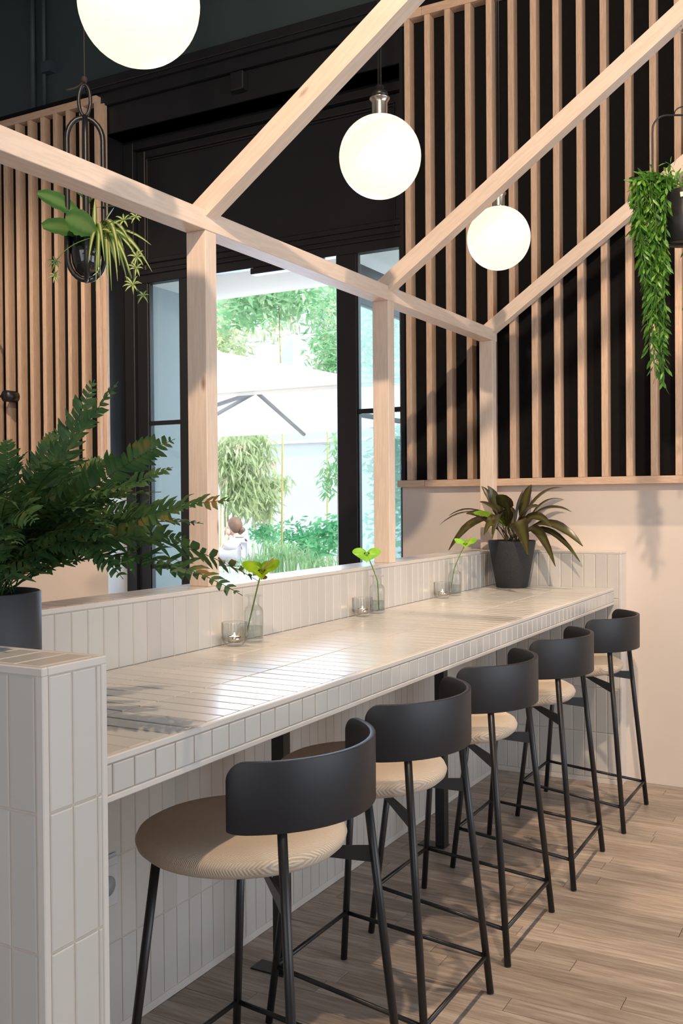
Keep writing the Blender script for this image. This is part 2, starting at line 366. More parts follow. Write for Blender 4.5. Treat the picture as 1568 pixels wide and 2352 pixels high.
MB().box(WX0-.05, YW-.004, SB, WX0, YW+.2, 3.93).build('window_reveal', M['frame'], wb)
MB().box(WX1, YW-.004, SB, WX1+.02, YW+.2, 3.93).build('window_reveal', M['frame'], wb)
MB().box(WX0-.004, YW+.0005, 0, WX0+.002, YW+.2, SB).build('painted_reveal', M['white'], wb)
# cornice over the window
MB().box(WX0-.1, YW-.06, 3.93, WX1, YW+.001, 3.985, ch=.004).box(WX0-.1, YW-.045, 3.905, WX1, YW, 3.93).box(WX0-.02, YW-.02, 3.83, WX1, YW, 3.905).build('trim_1', M['frame']); struct(bpy.data.objects['trim_1'])
struct(MB().box(XL, YW-.03, 3.885, WX0-.1, YW, 3.93).box(WX1, YW-.03, 3.885, XR, YW, 3.93).build('trim_2', M['backing']))
struct(MB().tube([(-4.90, YW-.02, 3.93), (-4.90, YW-.02, ZC)], .018, 10).tube([(-4.80, YW-.02, 3.93), (-4.80, YW-.02, ZC)], .014, 10).box(-4.80, YW-.05, 4.13, -4.72, YW, 4.20).build('trim_3', M['teal']))
tag(MB().box(-3.315, YW-.045, 3.71, -3.225, YW+.011, 3.815, ch=.006).build('junction_box', M['frame']), 'small black junction box fixed above the garden door', 'box')

# slat panels
def slat_panel(name, xs, x0, x1, label, cut=None, zt=3.84):
    t = thing(name, ((x0+x1)/2, YW-.03, SB), label, 'wall panel')
    for x in xs:
        dx = random.uniform(-.002, .002)
        MB().box(x+dx, YW-.058-random.uniform(0, .002), SB+.036, x+dx+.030, YW, zt, ch=.001).build('slat', M['oak']['Z'], t)
    def rail(a, b): 
        MB().box(a, YW-.062, SB, b, YW, SB+.035, ch=.001).build('bottom_rail', M['oak']['X'], t)
        MB().box(a, YW-.062, zt, b, YW, zt+.045, ch=.001).build('top_rail', M['oak']['X'], t)
    for a, b in cut: rail(a, b)
    return t
SLW = .1127
xr = [-2.199+SLW*i for i in range(33)]
slat_panel('slat_wall_panel', xr, -2.26, 1.45, 'oak slats over black backing on the right of the garden door', [(-2.255, -2.10), (-2.0985, .10), (.1015, 1.45)])
xl = [-4.339-.0005-SLW*i-(0.012 if i else 0) for i in range(21)]
lp = slat_panel('slat_wall_panel', xl, XL, WX0-.02, 'oak slats over black backing on the left of the garden door', [(XL, -5.30), (-5.2985, -4.372)])
MB().box(-4.372, YW-.062, 3.84, -4.318, YW, 3.885, ch=.001).build('top_rail', M['oak']['X'], lp)
MB().box(-4.372, YW-.062, SB, -4.318, YW, SB+.035, ch=.001).build('bottom_rail', M['oak']['X'], lp)
MB().box(-4.309, YW-.030, SB+.036, -4.285, YW+.0, 3.84, ch=.001).build('end_board', M['oak']['Z'], lp)

# ------------------------------------------------------------------ the garden door set (window_1)
YF = 4.957
w1 = holder('window_1', ((WX0+WX1)/2, YF, 0))
def fb(nm, x0, x1, z0, z1, y0=YF, y1=YF+.06, ch=.003, mat='frame'): return MB().box(x0, y0, z0, x1, y1, z1, ch=ch).build(nm, M[mat], w1)
fb('frame_post', WX0, -4.235, 0, 3.66, YF-.03); fb('frame_post', -2.325, WX1, 0, 3.66, YF-.03)
fb('frame_head', -4.235, -2.325, 3.60, 3.66, YF-.03); fb('frame_head', WX0, WX1, 3.66, 3.74, YW+.02, YF+.02)
fb('transom', -4.235, -2.325, 2.745, 2.83)
fb('moulding', -4.235, -2.325, 2.80, 2.815, YF-.012, YF+.01, .002); fb('moulding', -4.235, -2.325, 2.87, 2.90, YF-.004, YF+.02, .004)
# recessed head panel with moulded frame
fb('panel_board', -4.235, -2.325, 2.83, 3.60, YF+.03, YF+.06)
for a, b, c, d in ((-4.235, -4.17, 2.83, 3.60), (-2.39, -2.325, 2.83, 3.60), (-4.17, -2.39, 3.55, 3.60), (-4.17, -2.39, 2.83, 2.90)): fb('panel_moulding', a, b, c, d, YF+.01, YF+.032, .006)
for z in (3.535,): fb('panel_bead', -4.16, -2.40, z, z+.012, YF+.015, YF+.034, .004)
fb('panel_bead', -4.165, -4.155, 2.90, 3.55, YF+.015, YF+.034, .003); fb('panel_bead', -2.405, -2.395, 2.90, 3.55, YF+.015, YF+.034, .003)
# side lights
def sidelight(x0, x1, xa, xb):
    fb('stile', xa, x0, 0, 2.745); fb('stile', x1, xb, 0, 2.745)
    for z0, z1 in ((1.835, 1.862), (.915, .942)): fb('glazing_bar', x0, x1, z0, z1, YF+.012, YF+.042, .003)
    fb('kick_rail', x0, x1, 0, .16)
    for z0, z1 in ((.16, .915), (.942, 1.835), (1.862, 2.745)):
        fb('glazing_bead', x0, x0+.008, z0, z1, YF+.012, YF+.026, .001); fb('glazing_bead', x1-.008, x1, z0, z1, YF+.012, YF+.026, .001)
        MB().box(x0, YF+.028, z0, x1, YF+.033, z1).build('pane', M['pane'], w1)
sidelight(-4.149, -3.897, -4.235, -3.79)
sidelight(-2.636, -2.362, -2.765, -2.325)
fb('door_closer', -3.35, -2.86, 2.705, 2.742, YF-.01, YF+.05, .004)
fb('threshold', -3.79, -2.765, 0, .03)
# the door leaf, opened outwards by a right angle
dl = holder('door_1', (-2.735, YF+.55, 0))
def db(nm, y0, y1, z0, z1, x0=-2.755, x1=-2.71, mat='frame'): return MB().box(x0, y0, z0, x1, y1, z1, ch=.003).build(nm, M[mat], dl)
db('stile', YF+.075, YF+.185, .03, 2.735); db('stile', YF+.96, YF+1.07, .03, 2.735)
db('rail', YF+.185, YF+.96, 2.50, 2.735); db('rail', YF+.185, YF+.96, .03, .25)
db('glazing_bar', YF+.185, YF+.96, 1.835, 1.862, -2.745, -2.72); db('glazing_bar', YF+.185, YF+.96, .915, .942, -2.745, -2.72)
for z0, z1 in ((.25, .915), (.942, 1.835), (1.862, 2.50)): db('pane', YF+.185, YF+.96, z0, z1, -2.735, -2.730, 'pane')
MB().tube([(-2.71, YF+1.0, 1.0), (-2.66, YF+1.0, 1.0), (-2.66, YF+.88, 1.0)], .009).build('door_handle', M['blackmetal'], dl)

# ------------------------------------------------------------------ tiled low wall, end pier and counter
XF, XB = -1.70, -1.840; ZT = 1.094; YP0, YP1 = 1.067, 1.205; YE = 4.65
lw = thing('tiled_low_wall', ((XF+XB)/2, 2.95, 0), 'long low wall of cream vertical tiles behind the counter', 'partition')
MB().box(XB+.006, YP1, 0, XF-.0018, YW, ZT-.002).build('wall_core', M['grout'], lw)
MB().box(XB, YP1, 0, XB+.006, YW, ZT).build('back_face', M['wall'], lw)
MB().box(XF-.014, YP1, ZT-.012, XF+.001, YE, ZT+.0005, ch=.002).build('edge_trim', M['trim'], lw)
MB().box(XF-.006, YP1, 0, XF+.0005, YE, .022, ch=.001).build('skirting', M['trim'], lw)
rows = [(.875, ZT-.014), (.663, .872), (.451, .660), (.239, .448), (.025, .236)]
cnt = 0; lowrest = MB()
def stufftile(mb, x, y0, y1, z0, z1): mb.box(x-.0062, y0, z0, x, y1, z1)
k = 0; y = 1.193+.055*0
cols = []
while y < YE-.01:
    cols.append((max(y, YP1)+J/2, min(y+MOD, YE)-J/2)); y += MOD
for (a, b) in cols:
    if b-a < .01: continue
    tile(lw, (XF-.0065, (a+b)/2, (.922+ZT-.014)/2+.0), (0, 1, 0), (0, 0, 1), b-a, ZT-.014-.922)   # backsplash
    tile(lw, ((XF+XB)/2-.005, (a+b)/2, ZT-.0065), (0, 1, 0), (-1, 0, 0), b-a, .118)               # coping
    for ri, (z0, z1) in enumerate(rows[1:]):
        if ri < 3 and a < 4.7 and cnt < 300-2*len(cols)-0:
            tile(lw, (XF-.0065, (a+b)/2, (z0+z1)/2), (0, 1, 0), (0, 0, 1), b-a, z1-z0); cnt += 1
        else: stufftile(lowrest, XF, a, b, z0, z1)
stuff(lowrest.build('lower_tiles', M['tile'], lw))
# return wall at the far end
rw = thing('tiled_return_wall', (-1.39, 4.70, 0), 'short low wall of cream tiles across the far end of the counter', 'partition')
MB().box(XF+.0, YE+.0018, 0, -1.093, YW, ZT-.004).build('wall_core', M['grout'], rw)
MB().box(-1.094, YE+.002, 0, -1.0868, YW-.001, ZT-.012, ch=.001).build('end_face', M['trim'], rw)
MB().box(XF, YE-.0003, ZT-.012, -1.0855, YW-.001, ZT+.0003, ch=.002).build('edge_trim', M['trim'], rw)
MB().box(-1.098, YE-.0005, 0, -1.086, YE+.012, ZT-.012, ch=.002).build('edge_trim', M['trim'], rw)
MB().box(XF, YE-.0005, 0, -1.098, YE+.006, .022, ch=.001).build('skirting', M['trim'], rw)
x = -1.0975
while x > XF+.01:
    a = max(x-MOD, XF)+J/2; b = x-J/2
    for z0, z1 in [(.875, ZT-.014)]+rows[1:]: tile(rw, ((a+b)/2, YE+.0065, (z0+z1)/2), (1, 0, 0), (0, 0, 1), b-a, z1-z0)
    x -= MOD
# end pier
ep = thing('tiled_end_pier', (-1.47, (YP0+YP1)/2, 0), 'tiled end wall in the foreground closing the near end of the counter', 'partition')
MB().box(XB+.002, YP0+.0018, 0, -1.1018, YP1-.001, ZT-.002).build('wall_core', M['grout'], ep)
for a in ((-1.1145, YP0-.0005, 0, -1.0995, YP0+.012, ZT-.012), (-1.1125, YP1-.013, 0, -1.0995, YP1+.0005, ZT-.012), (XB, YP0-.001, ZT-.013, -1.0995, YP0+.011, ZT+.0005), (-1.1115, YP0+.011, ZT-.013, -1.0995, YP1, ZT+.0005), (XB, YP1-.010, ZT-.013, -1.1115, YP1, ZT+.0005)):
    MB().box(*a, ch=.0018).build('edge_trim', M['trim'], ep)
prow = [(.875, 1.080), (.663, .8715), (.451, .6595), (.239, .4475), (.01, .2355)]
for a, b in ((1.0805, 1.1265), (1.1295, 1.1800), (1.1828, 1.1915)):
    for z0, z1 in prow: tile(ep, (-1.1065, (a+b)/2, (z0+z1)/2), (0, 1, 0), (0, 0, 1), b-a, z1-z0)
x = -1.1165
while x > XB+.01:
    a = max(x-MOD, XB)+J/2; b = x-J/2
    for z0, z1 in prow: tile(ep, ((a+b)/2, YP0+.0065, (z0+z1)/2), (1, 0, 0), (0, 0, 1), b-a, z1-z0)
    tile(ep, ((a+b)/2, (YP0+YP1)/2, ZT-.0065), (1, 0, 0), (0, 1, 0), b-a, .112)
    x -= MOD
# counter
XC = -1.120; ZK = .922; ZU = .846
ct = thing('counter', (-1.41, 2.93, ZU), 'long counter topped and edged with glossy cream tiles', 'counter')
MB().box(XF+.001, YP1, ZU+.003, XC-.0018, YE, ZK-.0018).build('counter_core', M['groutdark'], ct)
MB().box(XC-.0125, YP1, ZK-.012, XC+.0005, YE, ZK+.0005, ch=.002).build('edge_trim', M['trim'], ct)
MB().box(XC-.014, YP1, ZU, XC+.0005, YE, ZU+.012, ch=.002).build('edge_trim', M['trim'], ct)
MB().box(XF, YP1, ZU, XC-.014, YE, ZU+.003).build('soffit_board', M['trim'], ct)
xt = [(-1.1325, -1.3405), (-1.3433, -1.5545), (-1.5573, -1.6985)]
facer = MB(); nface = 0
y = 1.239-.055+.0
while y < YE-.005:
    a = max(y, YP1)+J/2; b = min(y+MOD, YE)-J/2
    if b-a > .008:
        for x1, x0 in xt: tile(ct, ((x0+x1)/2, (a+b)/2, ZK-.0065), (0, 1, 0), (-1, 0, 0), b-a, x1-x0, wob=.0012)
        tile(ct, (XC-.0065, (a+b)/2, (ZU+.0135+ZK-.0135)/2), (0, 1, 0), (0, 0, 1), b-a, ZK-ZU-.027)
    y += MOD
for i, (yy, w) in enumerate(((2.364, 'nearer black square steel support holding up the counter'), (3.515, 'farther black square steel support holding up the counter'))):
    t = thing('steel_support', (-1.51, yy, 0), w, 'support')
    MB().box(-1.53, yy-.02, .004, -1.49, yy+.02, ZU, ch=.002).build('post', M['blackmetal'], t)
    MB().box(-1.60, yy-.03, 0, -1.49, yy+.03, .005, ch=.001).build('foot_plate', M['blackmetal'], t)
t = thing('wall_socket', (XF, 1.865, .34), 'white power socket low on the tiles beside the end wall', 'socket')
MB().box(XF+.0005, 1.80, .335, XF+.010, 1.885, .465, ch=.003).build('back_box', M['plasticgrey'], t)
MB().box(XF+.010, 1.805, .438, XF+.015, 1.880, .460, ch=.002).build('hinge_cover', M['plasticgrey'], t)
mm = MB(); mm.tube([(XF+.010, 1.848, .39), (XF+.0125, 1.848, .39)], .025, 20).build('socket_face', M['outlet'], t)

# ------------------------------------------------------------------ timber frame
tf = thing('timber_frame', (-1.755, 2.9, ZT), 'pale pine frame of posts, long beam and sloping rafters', 'frame')
pp = [(1.100, 1.153), (2.314, 2.367), (3.486, 3.540), (4.630, 4.684)]
SK = lambda y: .018*(y-2.34)/2.35      # the frame runs very slightly out of line with the wall
for a, b in pp: MB().box(-1.7895+SK(a), a, ZT+.0005, -1.7205+SK(a), b, 2.126, ch=.0015).build('post', M['pine']['Z'], tf)
bmb = MB().box(-1.7895, .2, 2.126, -1.7185, 4.688, 2.183, ch=.0015)
for v in bmb.v: v.x += SK(v.y)
bmb.build('beam', M['pine']['Y'], tf)
ang = math.atan(.7073)
for a, b in pp[1:]:
    z0 = lambda x: 2.395+.7073*(x+1.393)
    z1 = lambda x: 2.469+.7073*(x+1.393)
    xe = .55
    poly = [(-1.718, z0(-1.718)), (xe, z0(xe)), (xe, z1(xe)), (-1.7895, z1(-1.7895)), (-1.7895, 2.1835), (-1.718, 2.1835)]
    poly = [(x+(SK(a) if x < 0 else 0), z+(SK(a)*.0)) for x, z in poly]; mb = MB().prism(poly, a, b, 'Y')
    o = mb.build('rafter', M['pine']['X'], tf, base=(-1.718+SK(a), (a+b)/2, 2.165))
    R = Matrix.Rotation(ang, 4, 'Y')
    for v in o.data.vertices: v.co = R @ v.co
    o.rotation_euler = (0, -ang, 0)
MB().box(.55, 2.0, z0(.55)-.01, .62, 4.688, z1(.55)+.02, ch=.0015).build('ridge_beam', M['pine']['Y'], tf)
for yy in (2.34, 4.5): MB().tube([(.585, yy, z1(.55)+.02), (.585, yy, ZC)], .006).build('hanger_rod', M['blackmetal'], tf)

# ------------------------------------------------------------------ pendants
def pendant(x, y, z, label):
    t = thing('pendant_lamp', (x, y, z-.125), label, 'lamp', 'glowing globe pendants over the counter')
    MB().sphere((x, y, z), .125, 48, 28).build('globe', M['globe'], t)
    c = (x, y, z)
    MB().lathe([(.029, .120), (.0285, .1235), (.0245, .1245), (.0245, .126), (.0245, .164), (.0248, .166), (.0305, .175), (.0312, .176), (.0312, .179), (.020, .1795)], c, 32).build('neck', M['chrome'], t)
    MB().lathe([(.0, .179), (.0255, .179), (.0255, .192), (.021, .199), (.013, .201), (.013, .214), (.011, .217), (0, .217)], c, 28).build('cap', M['blackmetal'], t)
    mb = MB()
    for dx in (-.004, .004): mb.tube([(x+dx, y, z+.215), (x+dx*.8, y, ZC)], .0028, 6)
    mb.build('cable', M['blackmetal'], t)
    lamp('pendant_light', 'POINT', (x, y, z), 19, (1, .77, .56), None, shadow_soft_size=.128)
    return t
pendant(-1.352, 1.598, 2.372, 'nearest glowing globe pendant, its top cut off by the frame')
pendant(-1.355, 2.712, 2.390, 'glowing globe pendant hanging just right of the first rafter')
pendant(-1.352, 3.755, 2.380, 'farthest glowing globe pendant, below the middle rafter')
t = thing('ceiling_spot', (.25, -.7, 4.15), 'black cylindrical ceiling spotlight behind the photographer, aimed at the timber frame', 'lamp', 'ceiling spotlights')
MB().tube([(.25, -.75, 4.20), (.25, -.75, 4.35)], .045, 20).build('housing', M['blackmetal'], t); MB().tube([(.25, -.75, 4.35), (.25, -.75, ZC)], .008, 8).build('stem', M['blackmetal'], t)
lamp('spot_light', 'SPOT', (.25, -.7, 4.18), 620, (1, .76, .54), (-1.75, 4.5, -1.35), spot_size=1.2, spot_blend=.9, shadow_soft_size=.05)
# ceiling spotlights above the aisle; the last is added to brighten the left slats
for i, (x, y, tx, ty, e) in enumerate(((-.35, 1.3, -.60, 1.9, 62), (-.30, 2.6, -.60, 2.9, 62), (-.30, 3.7, -.75, 4.3, 75), (-3.4, 1.8, -5.0, 4.6, 110))):
    t = thing('ceiling_spot', (x, y, 4.55), 'black cylindrical ceiling spotlight '+('above the nearest stool', 'above the middle stool', 'above the farthest stool', 'added out of view to brighten the left slat panel')[i], 'lamp', 'ceiling spotlights')
    MB().tube([(x, y, 4.60), (x, y, 4.75)], .045, 20).build('housing', M['blackmetal'], t); MB().tube([(x, y, 4.75), (x, y, ZC)], .008, 8).build('stem', M['blackmetal'], t)
    lamp('spot_light', 'SPOT', (x, y, 4.58), e*4, (1, .76, .54), (tx-x, ty-y, -4.0), spot_size=(.8 if i < 3 else 1.15), spot_blend=.6, shadow_soft_size=.04)

# ------------------------------------------------------------------ bar stools
def make_stool():
    t = thing('bar_stool', (0, 0, 0), 'x', 'stool')
    R = .225; sx = -.042
    prof = [(0, .605), (R*.80, .605), (R*.93, .611), (R*.985, .622), (R, .634), (R*.975, .646), (R*.90, .655), (R*.75, .660), (R*.4, .6625), (0, .663)]
    MB().lathe(prof, (sx, 0, 0), 64).build('seat', M['fabric'], t, base=(0, 0, 0))
    # curved back plate
    rb, th, zb, zt = .238, .012, .716, .853; A = math.radians(69); cr = .036; mb = MB(); vs = []; fs = []
    cols_ = []
    us = [q/(A*rb) for q in (0, .0012, .004, .008, .013, .019, .027, .036)]; us = [-1+q for q in us]+[-1+us[-1]+(2-2*us[-1])*k/26 for k in range(1, 26)]+[1-q for q in us[::-1]]; n = len(us)-1
    for u in us:
        a = u*A; s = (1-abs(u))*A*rb      # distance from the end
        d = cr-math.sqrt(max(0, cr*cr-(cr-s)**2)) if s < cr else 0
        cols_.append((a, zb+d*.22, zt-d))
    for (a, z0_, z1_) in cols_:
        for r_, e in ((rb, 0), (rb+th, 0)):
            for z in (z0_+.002, z0_, z1_, z1_-.002) if False else (z0_, z1_): vs.append((r_*math.cos(a), r_*math.sin(a), z))
    for i in range(n):
        a = i*4; b = a+4
        fs += [(a, b, b+1, a+1), (a+2, a+3, b+3, b+2), (a+1, b+1, b+3, a+3), (a, a+2, b+2, b)]
    fs += [(0, 1, 3, 2), (n*4, n*4+2, n*4+3, n*4+1)]
    mb.add(vs, fs, True); o = mb.build('backrest', M['stoolback'], t, base=(0, 0, 0))
    bv = o.modifiers.new('bevel', 'BEVEL'); bv.width = .003; bv.segments = 2; bv.limit_method = 'ANGLE'; bv.angle_limit = .9
    for s in (-1, 1):
        rt = Vector((.163, .160*s, .80)); rf = Vector((.235, .212*s, .003))
        MB().tube([rf, rt], .0098, 12).build('leg', M['blackmetal'], t)
        ft = Vector((-.150, .150*s, .612)); ff = Vector((-.212, .200*s, .003))
        MB().tube([ff, ft], .0098, 12).build('leg', M['blackmetal'], t)
        # flat bracket under the seat
        b0 = rf+(rt-rf)*.735; b1 = Vector((.04, .05*s, .602)); d = (b1-b0); sd = Vector((-d.y, d.x, 0)).normalized()*.003
        vs = []
        for p, h0, h1 in ((b0, -.036, 0), (b1, -.014, 0)):
            for q in (p-sd, p+sd): vs += [q+Vector((0, 0, h0)), q+Vector((0, 0, h1))]
        MB().add(vs, [(0, 1, 5, 4), (2, 6, 7, 3), (1, 3, 7, 5), (0, 4, 6, 2), (0, 2, 3, 1), (4, 5, 7, 6)]).build('bracket', M['blackmetal'], t)
        c0 = ff+(ft-ff)*.97; c1 = Vector((.0, .04*s, .600))
        MB().tube([c0, c1], .006, 8).build('bracket', M['blackmetal'], t)
        # side rails of the foot rest
        MB().tube([ff+(ft-ff)*.235, rf+(rt-rf)*.125], .0062, 8).build('footrest', M['blackmetal'], t)
    f1 = Vector((-.212, .2, .003)); f2 = Vector((-.15, .15, .612)); r1 = Vector((.235, .212, .003)); r2 = Vector((.163, .160, .80))
    a = f1+(f2-f1)*.235; b = r1+(r2-r1)*.125
    MB().tube([a, (a.x, -a.y, a.z)], .0062, 8).build('footrest', M['blackmetal'], t)
    MB().tube([b, (b.x, -b.y, b.z)], .0062, 8).build('footrest', M['blackmetal'], t)
    return t
st0 = make_stool()
for i, (x, y, rz, lb) in enumerate(((-1.168, 1.738, -.02, 'nearest bar stool, its cream ribbed seat seen whole beside the end wall'), (-1.180, 2.312, .0, 'second nearest bar stool, its black back overlapping the first one'),
        (-1.190, 2.905, .0, 'middle bar stool of the five at the counter'), (-1.180, 3.530, .02, 'second farthest bar stool at the counter'), (-1.160, 4.198, .0, 'farthest bar stool, standing next to the far wall'))):
    o = st0 if i == 0 else copy_tree(st0)
    o.location = (x, y, 0); o.rotation_euler = (0, 0, rz); o['label'] = lb; o['group'] = 'bar stools along the counter'

# ------------------------------------------------------------------ planters on the counter
def pot_open(t, prof_out, wall, c, mat, n=48, soil_z=.03):
    """revolved pot with an open top; prof_out from foot to rim"""
    ins = [(max(r-wall, .001), z) for r, z in prof_out[::-1]]; ins[-1] = (ins[-1][0], ins[-1][1]+wall)
    MB().lathe([(0, prof_out[0][1])]+prof_out+[(prof_out[-1][0]-wall*.5, prof_out[-1][1]+.002)]+ins+[(0, ins[-1][1])], c, n).build('pot', mat, t)
    rr, zz = prof_out[-1]; MB().lathe([(0, zz-soil_z+.006), (rr*.5, zz-soil_z+.004), (rr-wall-.004, zz-soil_z)], c, 28).build('soil', M['soil'], t)
def frond(t, a, b, arch, wd, mat, seed, lob=17):
    rn = random.Random(seed); a, b = Vector(a), Vector(b); L = (b-a).length
    mid = a.lerp(b, .5)+Vector((0, 0, arch*L)); pts = bez(a, mid, b, lob*2+2); roll = rn.uniform(-1.1, 1.1)
    mb = MB(); mb.tube(pts[::3]+[pts[-1]], [.0017*(1-.6*i/(len(pts[::3]))) for i in range(len(pts[::3])+1)], 5)
    n = len(pts)
    for i in range(int(n*.16), n-1):
        u = i/(n-1); tt = (pts[i+1]-pts[i-1]).normalized(); sd = tt.cross(Vector((0, 0, 1)))
        sd = sd.normalized() if sd.length > .05 else tt.orthogonal(); nn = sd.cross(tt); sd = sd*math.cos(roll)+nn*math.sin(roll); nn = sd.cross(tt)
        pr_ = (math.sin(PI*min(1, (u-.10)/.9)**.75)**.5)*(1-.22*u)
        for s in (-1, 1):
            l = wd*pr_*rn.uniform(.7, 1.1); 
            if l < .004: l = .004
            d = (sd*s*math.cos(.55)+tt*math.sin(.55)+nn*rn.uniform(-.35, .3)).normalized(); p = pts[i]; w = min(L/n*.46, l*.25)*rn.uniform(.8, 1.15)
            q = [p, p+d*l*.35+nn*l*.06, p+d*l*.72+nn*l*.07, p+d*l+tt*l*.1-nn*l*.05*rn.uniform(-1, 2)]
            mb.ribbon(q, [w*.75, w*1.0, w*.85, w*.12], nn, rn.uniform(-.2, .25), .12)
    return mb.build('frond', mat, t)
pc = Vector((-1.562, 1.352, .9225))
t = thing('potted_fern', pc, 'large bushy fern in a charcoal cylinder pot behind the end wall', 'plant')
pot_open(t, [(.108, 0), (.113, .004), (.117, .12), (.117, .243)], .007, pc, M['greypot'], 64)
base = pc+Vector((0, 0, .235))
tips = [(217, 872, 1.95, .05), (272, 876, 1.88, .04), (402, 1008, 1.85, .16), (397, 1073, 2.05, .12), (538, 1148, 1.80, .16), (467, 1203, 2.15, .22), (594, 1335, 1.72, .30), (557, 1368, 1.76, .27),
 (283, 1330, 1.80, .52), (250, 1230, 1.82, .3), (165, 1236, 1.88, .28), (105, 1302, 1.86, .32), (18, 1008, 1.85, .1), (60, 1040, 1.75, .15), (135, 985, 2.0, .12), (335, 1236, 1.9, .3), (300, 1120, 1.7, .25),
 (225, 1175, 1.68, .3), (180, 1095, 1.75, .22), (385, 1255, 2.0, .3), (432, 1240, 1.95, .25), (440, 1165, 1.9, .2), (330, 1175, 2.1, .3), (-60, 960, 1.9, .1), (-120, 1050, 1.95, .15), (-180, 1180, 1.9, .3), (-90, 1130, 1.6, .3), (20, 1150, 1.62, .3), (80, 1200, 1.6, .35), (40, 1250, 1.62, .35), (-220, 1080, 2.0, .2), (250, 1060, 2.0, .16), (120, 1080, 2.05, .16), (0, 1060, 2.05, .12), (370, 1130, 1.75, .2)]
rn = random.Random(5)
for k in range(18): tips.append((rn.uniform(-160, 400), rn.uniform(1040, 1250), rn.uniform(1.68, 2.12), rn.uniform(.15, .4)))
for i, (px, py, d, ar) in enumerate(tips):
    b = P(px, py, d); b.x = max(b.x, -1.75) if b.z < 1.12 else b.x
    a = base+Vector((rn.uniform(-.05, .05), rn.uniform(-.05, .05), 0)); L = (b-a).length
    frond(t, a, b, ar, .040+.020*min(1, L/.4), M['fern'], i)
for i in range(9):
    b = base+Vector((rn.uniform(-.16, .16), rn.uniform(-.14, .16), rn.uniform(-.02, .1))); frond(t, base+Vector((rn.uniform(-.06, .06), rn.uniform(-.06, .06), 0)), b, .5, .03, M['fern'], 100+i, 10)

pc = Vector((-1.568, 4.512, .9225))
t = thing('potted_cordyline', pc, 'dark-leaved cordyline in a tapered dark stone pot at the far end of the counter', 'plant')
pot_open(t, [(.068, 0), (.074, .004), (.112, .214), (.112, .222)], .006, pc, M['stonepot'], 56, .02)
cb = pc+Vector((0, 0, .205))
lf = [(1105, 1117, 4.75, .0, .018), (1119, 1116, 4.7, .08, .02), (1221, 1113, 4.8, .1, .022), (1202, 1125, 4.65, .05, .018), (1101, 1153, 4.6, .1, .018), (1030, 1185, 4.6, .25, .017), (1009, 1206, 4.55, .28, .016), (1030, 1264, 4.45, .38, .024),
 (1298, 1121, 4.75, .22, .022), (1296, 1149, 4.7, .3, .018), (1312, 1176, 4.6, .28, .026), (1266, 1209, 4.5, .42, .02), (1338, 1255, 4.5, .35, .026), (1332, 1291, 4.55, .45, .013), (1275, 1301, 4.45, .55, .017), (1212, 1274, 4.38, .45, .030), (1111, 1229, 4.4, .35, .020), (1130, 1238, 4.38, .45, .018),
 (1238, 1164, 4.5, .15, .024), (1146, 1136, 4.5, .12, .030), (1160, 1150, 4.55, .05, .024), (1210, 1242, 4.6, .5, .018), (1180, 1160, 4.9, .05, .02), (1240, 1190, 4.8, .2, .022), (1070, 1180, 4.75, .2, .02), (1125, 1150, 4.85, .1, .02)]
for i, (px, py, d, ar, w) in enumerate(lf):
    b = P(px, py, d); 
    if b.y > 4.62 and b.z < 1.42: b.y = 4.60+(b.z-1.0)*.1
    a = cb+Vector((rn.uniform(-.03, .03), rn.uniform(-.03, .03), 0)); L = (b-a).length
    up0 = a+Vector((0, 0, L*.18)); pts = [a*(1-u)**2+(a.lerp(b, .45)+Vector((0, 0, (ar+.22)*L)))*2*u*(1-u)+b*u*u for u in [k/13 for k in range(14)]]
    ws = [.0022 if k < 4 else w*1.32*math.sin(PI*min(1, (k-3.2)/9.9)**.8)**.85+.0006 for k in range(14)]
    tw = Vector((rn.uniform(-.7, .7), rn.uniform(-.7, .2)-.4, 1)); o = MB().ribbon(pts, ws, tw, .28, .05).build('leaf', M['cordy'], t)
a = cb+Vector((0, 0, .06)); b = P(1088, 1180, 4.5); MB().ribbon(bez(a, a.lerp(b, .5)+Vector((0, 0, .05)), b, 12), [.002, .003]+[.022*math.sin(PI*(k+1)/11)**.8+.0005 for k in range(10)], Vector((.3, -.8, .6)), .2).build('leaf', M['cordylime'], t)['label'] = 'lime green leaf'
mb = MB()
for k in range(10): p = cb+Vector((rn.uniform(-.03, .03), rn.uniform(-.03, .03), -.01)); mb.tube([p, p+Vector((rn.uniform(-.03, .03), rn.uniform(-.03, .03), .09))], .0025, 6)
mb.build('stems', M['stem'], t)

# ------------------------------------------------------------------ vases, flowers, candles
def heart(c, right, up, w, h, cup, mat, t, name='spathe', fold=0):
    c = Vector(c); right = Vector(right).normalized(); up = (Vector(up)-right*Vector(up).dot(right)).normalized(); nn = right.cross(up)
    ring = []; n = 36
    for k in range(n):
        a = 2*PI*k/n; x = math.sin(a)**3; y = (13*math.cos(a)-5*math.cos(2*a)-2*math.cos(3*a)-math.cos(4*a))/17
        ring.append((x, y))
    vs = [c]; fs = []; R = 5
    for r in range(1, R+1):
        q = r/R
        for x, y in ring:
            xx = x*q*w/2; yy = (y*q)*h/2; vs.append(c+right*xx+up*yy+nn*(cup*(q**2)*(1+.35*math.sin(5*math.atan2(y, x+1e-6)))+fold*abs(x*q)))
    for k in range(n): fs.append((0, 1+k, 1+(k+1) % n))
    for r in range(R-1):
        for k in range(n): a = 1+r*n; fs.append((a+k, a+(k+1) % n, a+n+(k+1) % n, a+n+k))
    return MB().add(vs, fs, True).build(name, mat, t)
